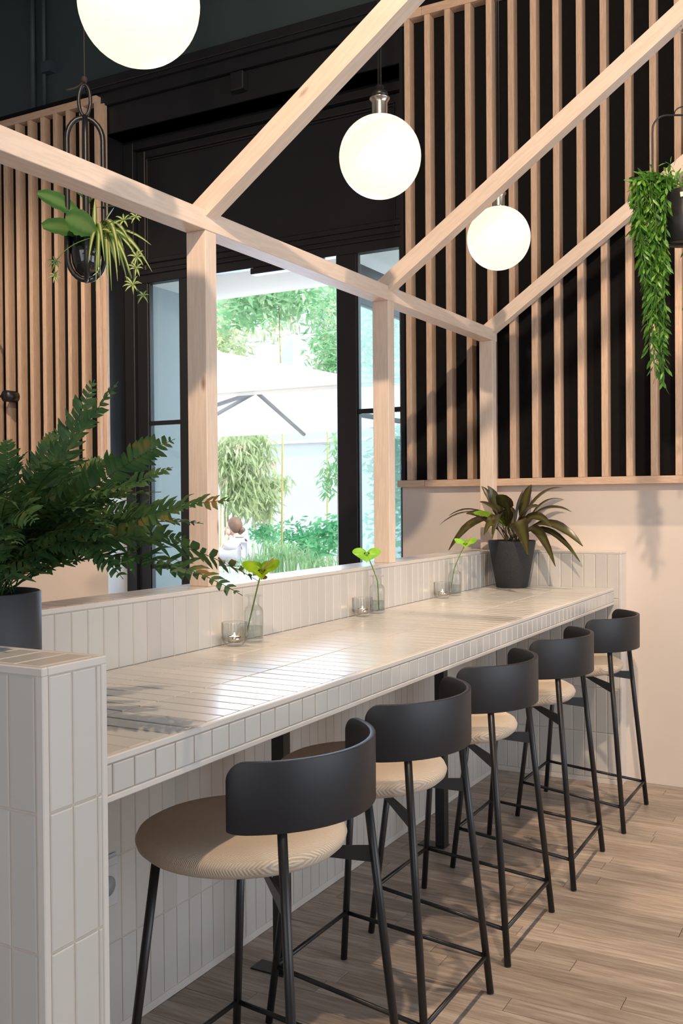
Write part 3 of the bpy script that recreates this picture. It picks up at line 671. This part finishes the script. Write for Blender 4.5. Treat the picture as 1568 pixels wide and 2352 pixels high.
def vase(c, label, fx):
    c = Vector(c); t = thing('bud_vase', c, label, 'vase')
    MB().lathe([(0, .0015), (.024, .0015), (.0275, .004), (.0285, .010), (.0285, .086), (.0280, .093), (.0245, .102), (.0180, .106), (.0168, .111), (.0166, .130), (.019, .134), (.0245, .1355), (.0255, .138), (.0240, .1405), (.0165, .1395), (.0150, .132), (.0150, .110), (.0225, .100), (.0262, .092), (.0268, .084), (.0268, .010), (.0, .006)], c, 40).build('bottle', M['glass'], t)
    MB().lathe([(0, .0065), (.0262, .0105), (.0262, .046), (.0, .044)], c, 32).build('water', M['water'], t)
    return t
def candle(c, label):
    c = Vector(c); t = thing('candle_holder', c, label, 'candle holder')
    rib = lambda a: 1+.05*math.cos(22*a)
    MB().lathe([(0, .001), (.021, .001), (.025, .004), (.033, .014), (.0365, .022), (.0365, .066), (.0355, .068), (.0345, .066), (.0345, .023), (.031, .016), (.0, .010)], c, 176, rib).build('ribbed_glass', M['glass'], t)
    k = MB().lathe([(0, .0105), (.019, .0105), (.019, .028), (.0182, .028), (.0182, .024), (0, .024)], c, 28).build('tealight', M['chrome'], t)
    MB().lathe([(0, .0255), (.018, .0250), (.018, .0242)], c, 24).build('wax', M['wax'], t)
    MB().lathe([(0, .025), (.0018, .027), (.0024, .030), (.0015, .034), (.0003, .038)], c, 12).build('flame', M['flame'], t)
    return t
G1 = 'bud vases on the counter'; Z0 = .9232
v = vase((-1.655, 2.448, Z0), 'clear glass bud vase beside the nearest candle, second post behind it to the left', G1); v['label'] = 'nearest clear glass bud vase, holding the brown-blotched anthurium'
candle((-1.658, 2.352, Z0), 'ribbed glass holder with lit tealight beside the nearest vase')
v = vase((-1.658, 3.268, Z0), 'middle clear glass bud vase, holding a lime anthurium seen from behind', G1)
candle((-1.659, 3.152, Z0), 'ribbed glass holder with lit tealight beside the middle vase')
v = vase((-1.658, 4.020, Z0), 'farthest clear glass bud vase, nearest to the dark stone pot', G1)
candle((-1.659, 3.884, Z0), 'ribbed glass holder with lit tealight beside the farthest vase')
for o in bpy.data.objects:
    if o.name.startswith('bud_vase'): o['group'] = G1
    if o.name.startswith('candle_holder'): o['group'] = 'tealights on the counter'
# flowers: stem through the neck, spathe and spadix
def anthurium(vc, foot, head, right, up, w, h, cup, mat, spa, label, nameg='anthurium'):
    foot, head = Vector(foot), Vector(head)
    t = thing('anthurium', foot, label, 'flower', 'cut anthuriums in the vases')
    neck = Vector((vc[0], vc[1], Z0+.118)); neck = neck+Vector((rn.uniform(-.003, .003), 0, 0)); 
    MB().tube(bez(foot, neck*2-(foot+head)/2 if False else neck, head, 12) if False else [foot, foot.lerp(neck, .5), neck, neck.lerp(head, .5)+Vector((0, 0, .004)), head], .0022, 8).build('stem', M['greenstem'], t)
    heart(head, right, up, w, h, cup, mat, t, fold=.012)
    if spa: MB().tube(bez(head, Vector(head).lerp(Vector(spa), .5)+Vector((0, 0, .004)), spa, 8), [.0034, .0036, .0036, .0034, .003, .0028, .0024, .0012], 10).build('spadix', M['spadix'], t)
    return t
h1 = P(601, 1312, 2.84)
a1 = anthurium((-1.655, 2.448), (-1.672, 2.432, Z0+.02), h1, CR+Vector((0, 0, .05)), Vector((-CF.x, -CF.y, 0))*-.55+Vector((0, 0, .62))+CF*.0, .108, .080, .012, M['spathe'], P(630, 1280, 2.80), 'green anthurium with a brown blotch in the nearest vase')
MB().sphere(h1+CU*-.017-CF*.004+CR*.004, .012, 12, 8, (1.3, .5, .55)).build('withered_patch', M['brownspot'], a1)
h2 = P(842, 1272, 3.66)
anthurium((-1.658, 3.268), (-1.648, 3.262, Z0+.012), h2, CR, CU*.8+CF*.3, .108, .068, -.010, M['lime'], None, 'lime green anthurium in the middle vase, seen from behind')
h3 = P(1068, 1250, 4.36)
anthurium((-1.658, 4.020), (-1.668, 3.998, Z0+.03), h3, CR, CU*.55+CF*.5, .100, .060, .010, M['lime'], P(1083, 1230, 4.36), 'small lime anthurium in the farthest vase')

# ------------------------------------------------------------------ hanging planter on the left
D = 3.2; cx = P(198, 600, D); X0, Y0 = cx.x, cx.y
def zat(py, d=D): return P(198, py, d).z
t = thing('hanging_planter', (X0, Y0, zat(650)), 'black bullet planter in crossed oval loops, hanging on a cord at left', 'planter')
zb, zt = zat(644), zat(272); r = .0565; mbs = []
for a0 in (.28, .28+PI/2):
    dx, dy = CR.x*math.cos(a0)-CR.y*math.sin(a0), CR.x*math.sin(a0)+CR.y*math.cos(a0); pts = []
    for k in range(13): a = PI*k/12; pts.append((X0+dx*r*math.cos(a), Y0+dy*r*math.cos(a), zt-r*1.25+math.sin(a)*r*1.25))
    for k in range(13): a = PI+PI*k/12; pts.append((X0+dx*r*math.cos(a), Y0+dy*r*math.cos(a), zb+r*1.25+math.sin(a)*r*1.25))
    MB().tube(pts, .0085, 10, closed=True).build('loop', M['blackmetal'], t)
zr0, zr1 = zat(268), zat(196)
MB().tube([(X0+CR.x*.019*math.cos(a), Y0+CR.y*.019*math.cos(a), (zr0+zr1)/2+(zr1-zr0)/2*math.sin(a)) for a in [2*PI*k/24 for k in range(24)]], .0058, 10, closed=True).build('ring', M['blackmetal'], t)
MB().lathe([(0, zb+.012), (.018, zb+.014), (.034, zb+.028), (.044, zb+.052), (.048, zb+.085), (.048, zat(541)), (.044, zat(541)), (.040, zat(541)-.03), (0, zat(541)-.03)], (X0, Y0, 0), 40).build('pot', M['glosspot'], t)
mb = MB(); mb.tube([(X0, Y0, zr1-.004), (X0+.001, Y0, zr1+.03), (X0-.004, Y0, 3.6), (X0-.004, Y0, ZC)], .0022, 6)
mb.tube(bez((X0, Y0, zr1+.014), (X0-.012, Y0-.006, zr1-.012), (X0-.052, Y0-.03, zr1-.018), 8), .003, 6); mb.sphere((X0, Y0, zr1+.016), .010, 12, 8, (1, 1, 1.2)); mb.build('cord', M['cord'], t)
ob = Vector((X0, Y0, zat(545)))
t2 = thing('fiddle_leaf_plant', ob, 'broad round fiddle leaves rising out of the left hanging planter', 'plant')
def bigleaf(a, b, w, up, mat='fig', par=None, ar=.15):
    a, b = Vector(a), Vector(b); L = (b-a).length; pts = bez(a, a.lerp(b, .5)+Vector((0, 0, ar*L)), b, 15)
    ws = [.002, .002]+[w*math.sin(PI*((k+.6)/13.2)**1.25)**.6*(1+.05*math.sin(k*2.1)) for k in range(13)]; return MB().ribbon(pts, ws, up, .14, .03).build('leaf', M[mat], par)
tc_ = P(202, 505, 3.22)
bigleaf(P(232, 545, 3.13), P(150, 500, 3.08), .046, Vector((0, 0, 1))*.35-CF, par=t2, ar=.1)
bigleaf(P(215, 545, 3.2), P(97, 520, 3.12), .036, Vector((0, 0, .45))-CF, par=t2, ar=.12)
bigleaf(P(205, 512, 3.2), P(86, 444, 3.15), .034, Vector((0, 0, .5))-CF*.8, par=t2, ar=.12)
bigleaf(P(205, 480, 3.22), P(282, 474, 3.2), .018, Vector((0, 0, 1))-CF*.35, par=t2, ar=.05)
bigleaf(P(203, 470, 3.25), P(170, 415, 3.3), .02, Vector((0, 0, .3))-CF, par=t2)
bigleaf(P(203, 470, 3.25), P(240, 410, 3.3), .02, Vector((0, 0, .3))-CF, par=t2)
MB().tube([ob-Vector((0, 0, .03)), tc_, P(203, 460, 3.25)], [.004, .003, .002], 7).build('stem', M['stem'], t2)
sb = P(226, 536, 3.16)
t3 = thing('spider_plant', sb, 'striped spider plant with plantlets spilling from the left hanging planter', 'plant')
bl = [(347, 563, 3.1, .35), (298, 557, 3.05, .7), (349, 624, 3.0, .5), (270, 646, 3.05, 1.0), (247, 652, 3.1, 1.0), (256, 668, 3.1, .9), (231, 666, 3.05, .9), (203, 604, 3.02, .5), (225, 634, 3.0, .7), (286, 600, 3.2, .9), (300, 640, 3.2, .7), (293, 650, 3.1, .6), (303, 640, 3.0, .6), (218, 455, 3.2, .1), (262, 476, 3.1, .3), (264, 530, 3.1, .8), (220, 669, 3.15, .9), (310, 585, 3.15, .6), (240, 600, 3.0, .8), (275, 610, 3.0, .8), (300, 560, 3.2, .6), (246, 640, 3.2, 1.0), (150, 582, 3.3, .5), (270, 625, 3.15, .9), (285, 575, 3.1, .7)]
for i, (px, py, d, ar) in enumerate(bl):
    b = P(px, py, d); a = sb+Vector((rn.uniform(-.012, .012),)*3); L = (b-a).length; mid = a.lerp(b, .35)+CR*(.02 if px > 240 else 0)+Vector((0, 0, ar*L*.75))
    MB().ribbon(bez(a, mid, b, 14), [.0050+.0040*math.sin(PI*k/13)-.0044*(k/13)**2 if k < 13 else .0004 for k in range(14)], Vector((rn.uniform(-.3, .3), rn.uniform(-.9, -.3), .8)), .35).build('blade', M['spider'], t3)
def plantlet(px, py, d, n, sz):
    c = P(px, py, d); mb = MB()
    for k in range(n):
        a = 2*PI*k/n+rn.uniform(-.3, .3); dr = (CR*math.cos(a)+CU*math.sin(a)*.8-CF*.35).normalized(); l = sz*rn.uniform(.7, 1.1)
        mb.ribbon(bez(c, c+dr*l*.6+Vector((0, 0, l*.12)), c+dr*l-Vector((0, 0, l*.2)), 6), [.0018, .0034, .0038, .003, .0018, .0003], -CF+Vector((0, 0, .4)), .3)
    mb.build('plantlet', M['spider'], t3)
for a in ((284, 506, 3.1, 7, .034), (311, 498, 3.08, 6, .026), (314, 590, 3.0, 8, .034), (313, 616, 3.0, 7, .030), (305, 654, 3.0, 9, .036), (329, 679, 2.98, 6, .026), (128, 602, 3.3, 7, .03), (127, 634, 3.3, 7, .028)): plantlet(*a)
mb = MB()
for A, B, C in (((226, 536), (255, 500), (284, 506)), ((284, 506), (300, 498), (311, 498)), ((226, 536), (285, 520), (314, 590)), ((314, 590), (318, 600), (313, 616)), ((313, 616), (308, 640), (305, 654)), ((305, 654), (318, 668), (329, 679)), ((215, 545), (150, 560), (128, 602)), ((128, 602), (124, 618), (127, 634))): mb.tube(bez(P(*A, 3.12 if A[0] < 250 else 3.04), P(*B, 3.05), P(*C, 3.04), 8), .0014, 5)
mb.build('runners', M['greenstem'], t3)

# ------------------------------------------------------------------ hanging planter on the right
hx, hy = -.600, 3.513; zhook = 2.395+.7073*(hx+1.393)
t = thing('hanging_planter', (hx, hy, 2.20), 'black pot in a wire arch hooked under the middle rafter at right', 'planter')
MB().tube([(hx-.004, hy, zhook+.004), (hx-.014, hy, zhook-.018), (hx-.012, hy, zhook-.034), (hx, hy, zhook-.040), (hx+.010, hy, zhook-.032)], .0018, 7).build('hook', M['chrome'], t)
MB().tube([(hx, hy, zhook-.036), (hx, hy, 2.665)], .0016, 6).sphere((hx, hy, zhook-.05), .005, 10, 8, (1, 1, 2.2)).build('cord', M['cord'], t)
MB().tube([(hx+CR.x*.035*math.cos(a), hy+CR.y*.035*math.cos(a), 2.645+.024*math.sin(a)) for a in [PI*k/12 for k in range(13)]], .0022, 7).sphere((hx, hy, 2.67), .006, 10, 8).build('ring', M['blackmetal'], t)
pts = [(-.108, 2.20), (-.110, 2.40), (-.110, 2.58)]+[(-.110+.05*(1-math.cos(a)), 2.59+.05*math.sin(a)) for a in [PI/2*k/6 for k in range(1, 7)]]
pts = pts+[(-a, b) for a, b in pts[::-1]]
MB().tube([(hx+CR.x*a, hy+CR.y*a, b) for a, b in pts], .0032, 8).build('wire_arch', M['blackmetal'], t)
MB().tube([(hx+CR.x*a, hy+CR.y*a, 2.201) for a in (-.108, 0, .108)], .0032, 8).build('wire_base', M['blackmetal'], t)
pc = Vector((hx, hy, 2.205)); pot_open(t, [(.058, 0), (.062, .004), (.067, .172)], .004, pc, M['blackmetal'], 40, .012)
lc = pc-Vector((CF.x, CF.y, 0))*.0655-CR*.026; lc.z = 2.355
g = MB().box(-.0125, -.001, -.008, .0125, .001, .008, ch=.0005).build('gold_label', M['gold'], t, base=(0, 0, 0)); nrm = Vector((lc.x-hx, lc.y-hy, 0)).normalized()
g.location = Vector((hx, hy, 2.355))+nrm*.0668-WP[t.name]; g.rotation_euler = (0, -.06, math.atan2(nrm.y, nrm.x)+PI/2)
tv = thing('trailing_plant', (hx, hy, 2.36), 'green trailing plant with pointed leaves cascading from the right hanging planter', 'plant')
def vine(pts, seed, sp=.017, ll=.036):
    r_ = random.Random(seed); mb = MB(); mb.tube(pts, .0010, 4, cap=False)
    acc = 0
    for i in range(1, len(pts)):
        seg = pts[i]-pts[i-1]; L = seg.length; tt = seg.normalized(); acc += L
        while acc > sp:
            acc -= sp; p = pts[i]-tt*acc; a = r_.uniform(0, 2*PI); o = tt.orthogonal().normalized(); o2 = tt.cross(o); d = (tt*.75+(o*math.cos(a)+o2*math.sin(a))*.8+Vector((0, 0, -.15))).normalized(); l = ll*r_.uniform(.7, 1.15)
            nn = Vector((r_.uniform(-1, 1), r_.uniform(-1, 1), r_.uniform(-1, 1))); q = p+d*.006
            mb.ribbon([p, q, q+d*l*.35, q+d*l*.7-Vector((0, 0, l*.05)), q+d*l-Vector((0, 0, l*.12))], [.0006, .0008, l*.15, l*.13, .0003], nn, .25)
    mb.build('vine', M['vine'], tv)
rv = random.Random(11)
for i in range(62):
    side = rv.random(); lat = -(.062+.105*rv.random()) if i < 50 else rv.uniform(.03, .13); dep = rv.gauss(.01, .03)
    a = Vector((hx, hy, 2.376))+CR*max(-.05, min(.05, lat*.5))+CF*max(-.04, min(.04, dep)); endz = rv.choice((2.25, 2.1, 1.98, 1.88, 1.8, 1.76))+rv.uniform(-.05, .05)
    if i < 50 and lat > -.10: endz = max(endz, rv.uniform(1.72, 2.2)); 
    xin = -.088+rv.uniform(-.03, .02) if endz < 2.0 else lat*.9
    if i >= 50: dep = abs(dep)+.03; xin = lat; endz = rv.uniform(1.95, 2.2)
    b = Vector((hx, hy, endz))+CR*xin+CF*dep
    top = Vector((hx, hy, 2.40+rv.uniform(0, .04)))+CR*lat+CF*dep*1.3; pts = bez(a, a.lerp(top, .6)+Vector((0, 0, .045)), top+CR*(-.01), 6)[:-1]+bez(top+CR*(-.01), top+Vector((0, 0, -.12))+CR*(-.012 if lat < 0 else .01), b, 18)
    vine(pts, 300+i)
for i, (px, py) in enumerate(((1527, 372), (1492, 436), (1456, 470), (1448, 530), (1560, 400), (1545, 420), (1585, 380), (1478, 455), (1510, 440), (1600, 430), (1620, 460))):
    a = Vector((hx, hy, 2.37))+CR*rv.uniform(-.03, .03); b = P(px, py, 3.36); vine(bez(a, a.lerp(b, .5)+Vector((0, 0, .05)), b, 10), 500+i, .014, .03)

# ------------------------------------------------------------------ black oval fitting on the left slats
t = thing('wall_fitting', (-5.09, 4.60, 1.9), 'black upright bar with a round rosette mounted on the left slats', 'wall fitting')
pts = [(0, 0)]; x0 = at = None
w0 = P(-26, 745, 6.45); dz = 1.41
zc0, zc1 = 1.58, 2.50
xx = -5.185; 
pts = [(xx+.06*math.cos(a), 4.60, zc1-.06+.06*math.sin(a)) for a in [PI*k/10 for k in range(11)]]+[(xx+.06*math.cos(a), 4.60, zc0+.06+.06*math.sin(a)) for a in [PI+PI*k/10 for k in range(11)]]
MB().tube(pts, .011, 10, closed=True).build('oval_bar', M['blackmetal'], t)
MB().tube([(-5.05, 4.60, 2.045), (-5.05, 4.693, 2.045)], [.038, .038], 24).build('rosette', M['blackmetal'], t)
MB().tube([(-5.125, 4.60, 2.045), (-5.05, 4.62, 2.045)], .009, 8).build('arm', M['blackmetal'], t)

# ------------------------------------------------------------------ the garden outside
o = MB().box(-22, YW+.21, -.16, 6, 24, -.02).build('floor_outside', M['paving']); o.name = 'floor.001'; struct(o)
struct(MB().box(-4.42, 5.03, 2.79, 1.5, 5.80, 3.1).build('ceiling_porch', M['white']))
bpy.data.objects['ceiling_porch'].name = 'ceiling.001'
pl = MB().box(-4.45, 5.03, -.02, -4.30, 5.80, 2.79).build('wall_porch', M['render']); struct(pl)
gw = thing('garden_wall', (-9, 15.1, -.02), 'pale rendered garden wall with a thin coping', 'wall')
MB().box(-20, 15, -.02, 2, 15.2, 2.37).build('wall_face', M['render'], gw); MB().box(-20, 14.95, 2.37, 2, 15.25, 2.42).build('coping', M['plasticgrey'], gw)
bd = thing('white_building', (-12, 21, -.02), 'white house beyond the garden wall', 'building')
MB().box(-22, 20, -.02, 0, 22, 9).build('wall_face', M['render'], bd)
wc_ = P(660, 810, 22.5); 
for dx in (-4, 0, 4):
    wn = MB().box(wc_.x-.35+dx, 19.93, wc_.z-.55, wc_.x+.35+dx, 20.0, wc_.z+.55).build('window', M['white'], bd); MB().box(wc_.x-.25+dx, 19.9, wc_.z-.45, wc_.x+.25+dx, 19.94, wc_.z+.45).build('pane', M['plasticgrey'], wn)
# parasol
pcx = P(472, 900, 9.3); 
pa = thing('parasol', (pcx.x, pcx.y, -.02), 'large white square parasol in the garden', 'parasol')
cxp, cyp, hw, hd, zrm = pcx.x, pcx.y, 2.7, 1.75, 2.12; apx = Vector((cxp, cyp, 2.78))
cor = [Vector((cxp+sx*hw, cyp+sy*hd, zrm)) for sx, sy in ((-1, -1), (1, -1), (1, 1), (-1, 1))]
vs = [apx]+cor+[c+Vector((0, 0, -.03)) for c in cor]+[apx-Vector((0, 0, .01))]+[c+Vector((0, 0, -.01)) for c in cor]
MB().add(vs, [(0, 1, 2), (0, 2, 3), (0, 3, 4), (0, 4, 1)]+[(1, 5, 6, 2), (2, 6, 7, 3), (3, 7, 8, 4), (4, 8, 5, 1)]+[(9, 11, 10), (9, 12, 11), (9, 13, 12), (9, 10, 13)]).build('canopy', M['canvas'], pa)
hub = P(588, 900, 9.3)
for q in (P(497, 952, 9.9), P(698, 998, 10.3), P(540, 985, 8.6)-Vector((1.2, 0, 0)), P(640, 900, 8.6)+Vector((1.8, 0, .05))): MB().tube([hub, q], .020, 8).build('strut', M['strut'], pa)
MB().tube([(cxp, cyp, -.02), (cxp, cyp, 2.78)], .028, 12).build('pole', M['strut'], pa); MB().box(cxp-.4, cyp-.4, -.02, cxp+.4, cyp+.4, .06).build('base', M['strut'], pa)
# greenery
def foliage(c, r, n, mat, seed, ln=.11, wd=.28, droop=.4):
    r_ = random.Random(seed); mb = MB()
    for k in range(n):
        d = Vector((r_.gauss(0, 1), r_.gauss(0, 1), r_.gauss(0, 1))).normalized()*(r_.random()**.5); p = Vector((c[0]+d.x*r[0], c[1]+d.y*r[1], c[2]+d.z*r[2]))
        e = Vector((r_.gauss(0, 1), r_.gauss(0, 1), r_.gauss(0, .6)-droop)).normalized(); l = ln*r_.uniform(.6, 1.3); s_ = e.orthogonal().normalized()*l*wd*.5; 
        mb.add([p, p+e*l*.4+s_, p+e*l, p+e*l*.4-s_], [(0, 1, 2, 3)])
    return mb
def tree(px, py, d, r, n, mat, label, seed, ln=.13, wd=.3, droop=.4, trunk=True, name='tree', cat='tree', blobs=5):
    c = P(px, py, d); t = thing(name, (c.x, c.y, -.02), label, cat, None); r_ = random.Random(seed); mb = MB()
    for k in range(blobs):
        cc = c+Vector((r_.uniform(-.6, .6)*r[0], r_.uniform(-.6, .6)*r[1], r_.uniform(-.6, .6)*r[2])); f_ = foliage(cc, [q*.62 for q in r], n//blobs, mat, seed*10+k, ln, wd, droop); mb.add(f_.v, f_.f)
    stuff(mb.build('foliage', M[mat], t))
    if trunk and name == 'tree':
        MB().tube([(c.x, c.y, -.02), (c.x+.04, c.y, 2.15), (c.x, c.y, c.z+r[2]*.2)], [.014, .012, .006], 8).build('trunk', M['culm'], t)
    elif trunk: MB().tube([(c.x, c.y, -.02), (c.x, c.y, c.z)], [.015, .006], 6).build('stem', M['bark'], t)
    return t
tree(640, 700, 12.0, (1.0, .8, .42), 1500, 'tree1', 'tree with green and reddish leaves above the parasol', 21, .14, .3)
tree(745, 760, 14.3, (.55, .7, .85), 1900, 'tree1', 'bright green bamboo-like tree at the right of the doorway view', 22, .15, .22)
tree(540, 770, 14.5, (.8, .7, .75), 1500, 'tree2', 'yellow-green tree behind the left side of the parasol', 23, .13, .25)
tree(500, 690, 16.3, (1.2, .8, .6), 700, 'tree2', 'pale tree high behind the yellow-green one', 24, .15, .25)
tree(900, 800, 12.2, (.6, .8, 1.1), 1300, 'tree1', 'tree seen through the right side light', 25, .14, .25)
t = tree(545, 1085, 12.9, (.50, .4, .56), 2900, 'tree2', 'clump of tall bamboo with drooping leaves under the parasol edge', 26, .17, .16, 1.6, False, 'bamboo_clump', 'bamboo', 6)
r_ = random.Random(9); bc = P(530, 1100, 12.9)
for k in range(9):
    x, y = bc.x+r_.uniform(-.32, .32), bc.y+r_.uniform(-.25, .25); MB().tube([(x, y, -.02), (x+r_.uniform(-.05, .05), y, 1.2), (x+r_.uniform(-.12, .2), y, 2.1)], .014, 6).build('culm', M['culm'], t)
t = tree(625, 1120, 13.2, (.30, .3, .2), 420, 'tree2', 'arching bamboo spray right of the clump', 27, .16, .16, 1.6, False, 'bamboo_spray', 'bamboo', 3)
MB().tube(bez(bc+Vector((.1, 0, -.6)), P(590, 1040, 13), P(650, 1140, 13.2), 10), .007, 5).build('culm', M['culm'], t)
tree(705, 1222, 12.6, (.42, .30, .42), 620, 'shrub', 'leafy green shrub against the pale garden wall', 31, .09, .4, .2, True, 'shrub', 'shrub', 5)
tree(755, 1250, 11.4, (.22, .25, .36), 260, 'shrub', 'broad-leaved shrub next to the door frame', 32, .11, .42, .2, True, 'shrub', 'shrub', 4)
tree(604, 1240, 13.3, (.30, .30, .22), 330, 'shrub', 'low dark shrub behind the seated woman', 33, .08, .4, .2, True, 'shrub', 'shrub', 4)
tree(775, 1060, 12.2, (.25, .3, .42), 380, 'tree1', 'hanging green spray at the edge of the door frame', 34, .13, .2, 1.2, True, 'shrub', 'shrub', 4)
tree(880, 1120, 10.2, (.45, .4, .68), 1400, 'shrub', 'tall shrub seen low through the right side light', 35, .1, .35, .3, True, 'shrub', 'shrub', 6)
def grass(px, py, d, n, h, label, seed, spread=.25):
    c = P(px, py, d); r_ = random.Random(seed); mb = MB()
    t = thing('grass_tuft', (c.x, c.y, -.02), label, 'grass')
    for k in range(n):
        a = r_.uniform(0, 2*PI); p = Vector((c.x+r_.gauss(0, spread*.55), c.y+r_.gauss(0, spread*.4), c.z-h*.4)); rr = r_.uniform(.3, 1)*h; e = p+Vector((math.cos(a)*rr*.75, math.sin(a)*rr*.75, h*r_.uniform(.5, 1.0)-rr*.2)); q = bez(p, p.lerp(e, .3)+Vector((0, 0, h*.95)), e, 5)
        mb.ribbon(q, [.007, .008, .007, .005, .001], (0, 0, 1), .2)
    stuff(mb.build('blades', M['grass'], t)); MB().tube([(c.x, c.y, -.02), (c.x, c.y, c.z-h*.35)], .05, 8).build('stems', M['stem'], t)
grass(668, 1292, 10.6, 90, .36, 'long arching grass in front of the shrubs', 41)
grass(590, 1296, 10.9, 60, .22, 'short grass tuft just right of the seated woman', 42)
grass(735, 1300, 10.2, 70, .2, 'short grass at the foot of the door frame', 43)
grass(632, 1268, 11.9, 70, .28, 'feathery grass between the low shrub and the leafy shrub', 44)

# ------------------------------------------------------------------ the woman on the white bench
DW = 12.0
bn = P(520, 1306, DW); zs = bn.z
b_ = thing('garden_bench', (bn.x, bn.y, -.02), 'low white block bench the woman sits on', 'bench')
MB().box(bn.x-1.2, bn.y-.35, -.02, bn.x+.35, bn.y+.30, zs, ch=.01).build('block', M['canvas'], b_)
MB().box(bn.x-1.22, bn.y-.37, zs, bn.x+.37, bn.y+.32, zs+.03, ch=.005).build('slab', M['canvas'], b_)
def skinmesh(name, verts, edges, rad, mat, parent, root=0, lv=2):
    base = Vector(verts[root]); me = bpy.data.meshes.new(name); me.from_pydata([Vector(v)-base for v in verts], edges, []); me.materials.append(M[mat])
    o = place(name, me, base, parent); sk = o.modifiers.new('skin', 'SKIN'); me.skin_vertices or None
    for i, r in enumerate(rad):
        sv = me.skin_vertices[0].data[i]; sv.radius = (r, r) if not isinstance(r, tuple) else r; sv.use_root = (i == root)
    sk.use_smooth_shade = True; sb_ = o.modifiers.new('sub', 'SUBSURF'); sb_.levels = lv; sb_.render_levels = lv; return o
FW = (-CR*.95+CF*.30).normalized(); FW.z = 0; FW.normalize(); SD = Vector((-FW.y, FW.x, 0))    # she faces left and away; SD = her left
wo = thing('person', (bn.x, bn.y, zs+.03), 'woman in a white blouse on the white bench, hand raised to her head', 'person')
pel = P(553, 1296, DW); pel.z = zs+.185; U3 = Vector((0, 0, 1))
chest = P(550, 1252, DW); nk = P(546, 1231, DW); hd = P(537, 1210, DW); wst = P(556, 1274, DW)
shN = nk-U3*.055-SD*-.0+SD*.0; shl = P(533, 1247, DW-.10); shr = P(558, 1247, DW+.16)
el = P(508, 1268, DW-.06); hn = P(523, 1226, DW-.02); el2 = P(545, 1284, DW+.2); hn2 = P(510, 1302, DW+.12); hn2.z = zs+.07
kn1 = pel+FW*.44-SD*.1; kn2 = pel+FW*.42+SD*.12; ft1 = kn1+FW*.05-U3*(zs+.06); ft2 = kn2+FW*.02-U3*(zs+.06)
vv = [pel, wst, chest, nk, hd-U3*.06, shl, el, hn, shr, el2, hn2, pel-SD*.09, kn1, ft1, ft1+FW*.18, pel+SD*.09, kn2, ft2, ft2+FW*.18]
ee = [(0, 1), (1, 2), (2, 3), (3, 4), (2, 5), (5, 6), (6, 7), (2, 8), (8, 9), (9, 10), (0, 11), (11, 12), (12, 13), (13, 14), (0, 15), (15, 16), (16, 17), (17, 18)]
rr = [.13, .115, .12, .052, .05, .05, .040, .026, .05, .040, .026, .085, .062, .04, .035, .085, .062, .04, .035]
skinmesh('body', vv, ee, rr, 'skin', wo)
skinmesh('blouse', [pel+U3*.02, wst, chest, nk-U3*.035, shl, shl.lerp(el, .72), shr, el2, el2.lerp(hn2, .3)], [(0, 1), (1, 2), (2, 3), (2, 4), (4, 5), (2, 6), (6, 7), (7, 8)], [.165, .165, .155, .085, .078, .082, .078, .075, .06], 'blouse', wo)
skinmesh('trousers', [pel, pel-SD*.09, kn1, ft1+U3*.06, pel+SD*.09, kn2, ft2+U3*.06], [(0, 1), (1, 2), (2, 3), (0, 4), (4, 5), (5, 6)], [.14, .10, .075, .055, .10, .075, .055], 'blouse', wo)
# head turned the way she faces, with hair, bun, nose, ears, eyes
mb = MB(); mb.sphere((.004, 0, 0), .082, 28, 18, (1.12, .90, 1.28))
for v in mb.v:
    if v.z < -.02: v.x = v.x*(1+.0*v.z)+.008; v.y *= 1+2.2*(v.z+.02)
mb.sphere((.092, 0, -.012), .013, 10, 8, (1, .8, 1.3)); mb.sphere((.080, 0, -.045), .016, 10, 8, (.7, 1.2, .45))
for s in (-1, 1): mb.sphere((-.002, .072*s, -.01), .020, 10, 8, (.7, .35, 1.1))
hdm = mb.build('head', M['skin'], wo, base=(0, 0, 0)); az = math.atan2(FW.y, FW.x)
hdm.location = hd-WP[wo.name]; WP[hdm.name] = hd; hdm.rotation_euler = (0, .12, az)
eb = MB()
for s in (-1, 1): eb.sphere((.080, .026*s, .012), .007, 10, 8)
e_ = eb.build('eyes', M['blackmetal'], hdm, base=(0, 0, 0)); e_.location = (0, 0, 0)
hb = MB(); hb.sphere((-.014, 0, .016), .090, 28, 18, (1.06, .95, 1.16))
hb.v = [Vector((min(v.x, .030+.55*v.z), v.y, v.z)) for v in hb.v]
hb.sphere((-.105, 0, -.050), .036, 16, 12, (1, 1.1, .9)); hb.sphere((-.085, 0, -.072), .026, 14, 10)
h_ = hb.build('hair', M['hair'], wo, base=(0, 0, 0)); h_.location = hd-WP[wo.name]; h_.rotation_euler = (0, .12, az)
def hand(c, d, up, nm='hand'):
    d = Vector(d).normalized(); up = Vector(up).normalized(); s_ = d.cross(up).normalized(); mb = MB()
    mb.tube([c-d*.01, c+d*.03, c+d*.075], [.022, .034, .030], 10)
    for k, l in ((-1.5, .062), (-.5, .075), (.5, .072), (1.5, .055)):
        p = c+d*.07+s_*k*.017; mb.tube([p, p+d*l*.5+up*.004, p+d*l-up*.010], [.0088, .008, .006], 8)
    p = c+d*.02+s_*-.03; mb.tube([p, p+d*.03-s_*.022, p+d*.058-s_*.026], [.010, .009, .007], 8)
    mb.build(nm, M['skin'], wo)
hand(hn-U3*.01, hd-hn+U3*.14-FW*.0-CF*.06, -CF); hand(hn2, -CR*.8+CF*.4-U3*.1, U3)
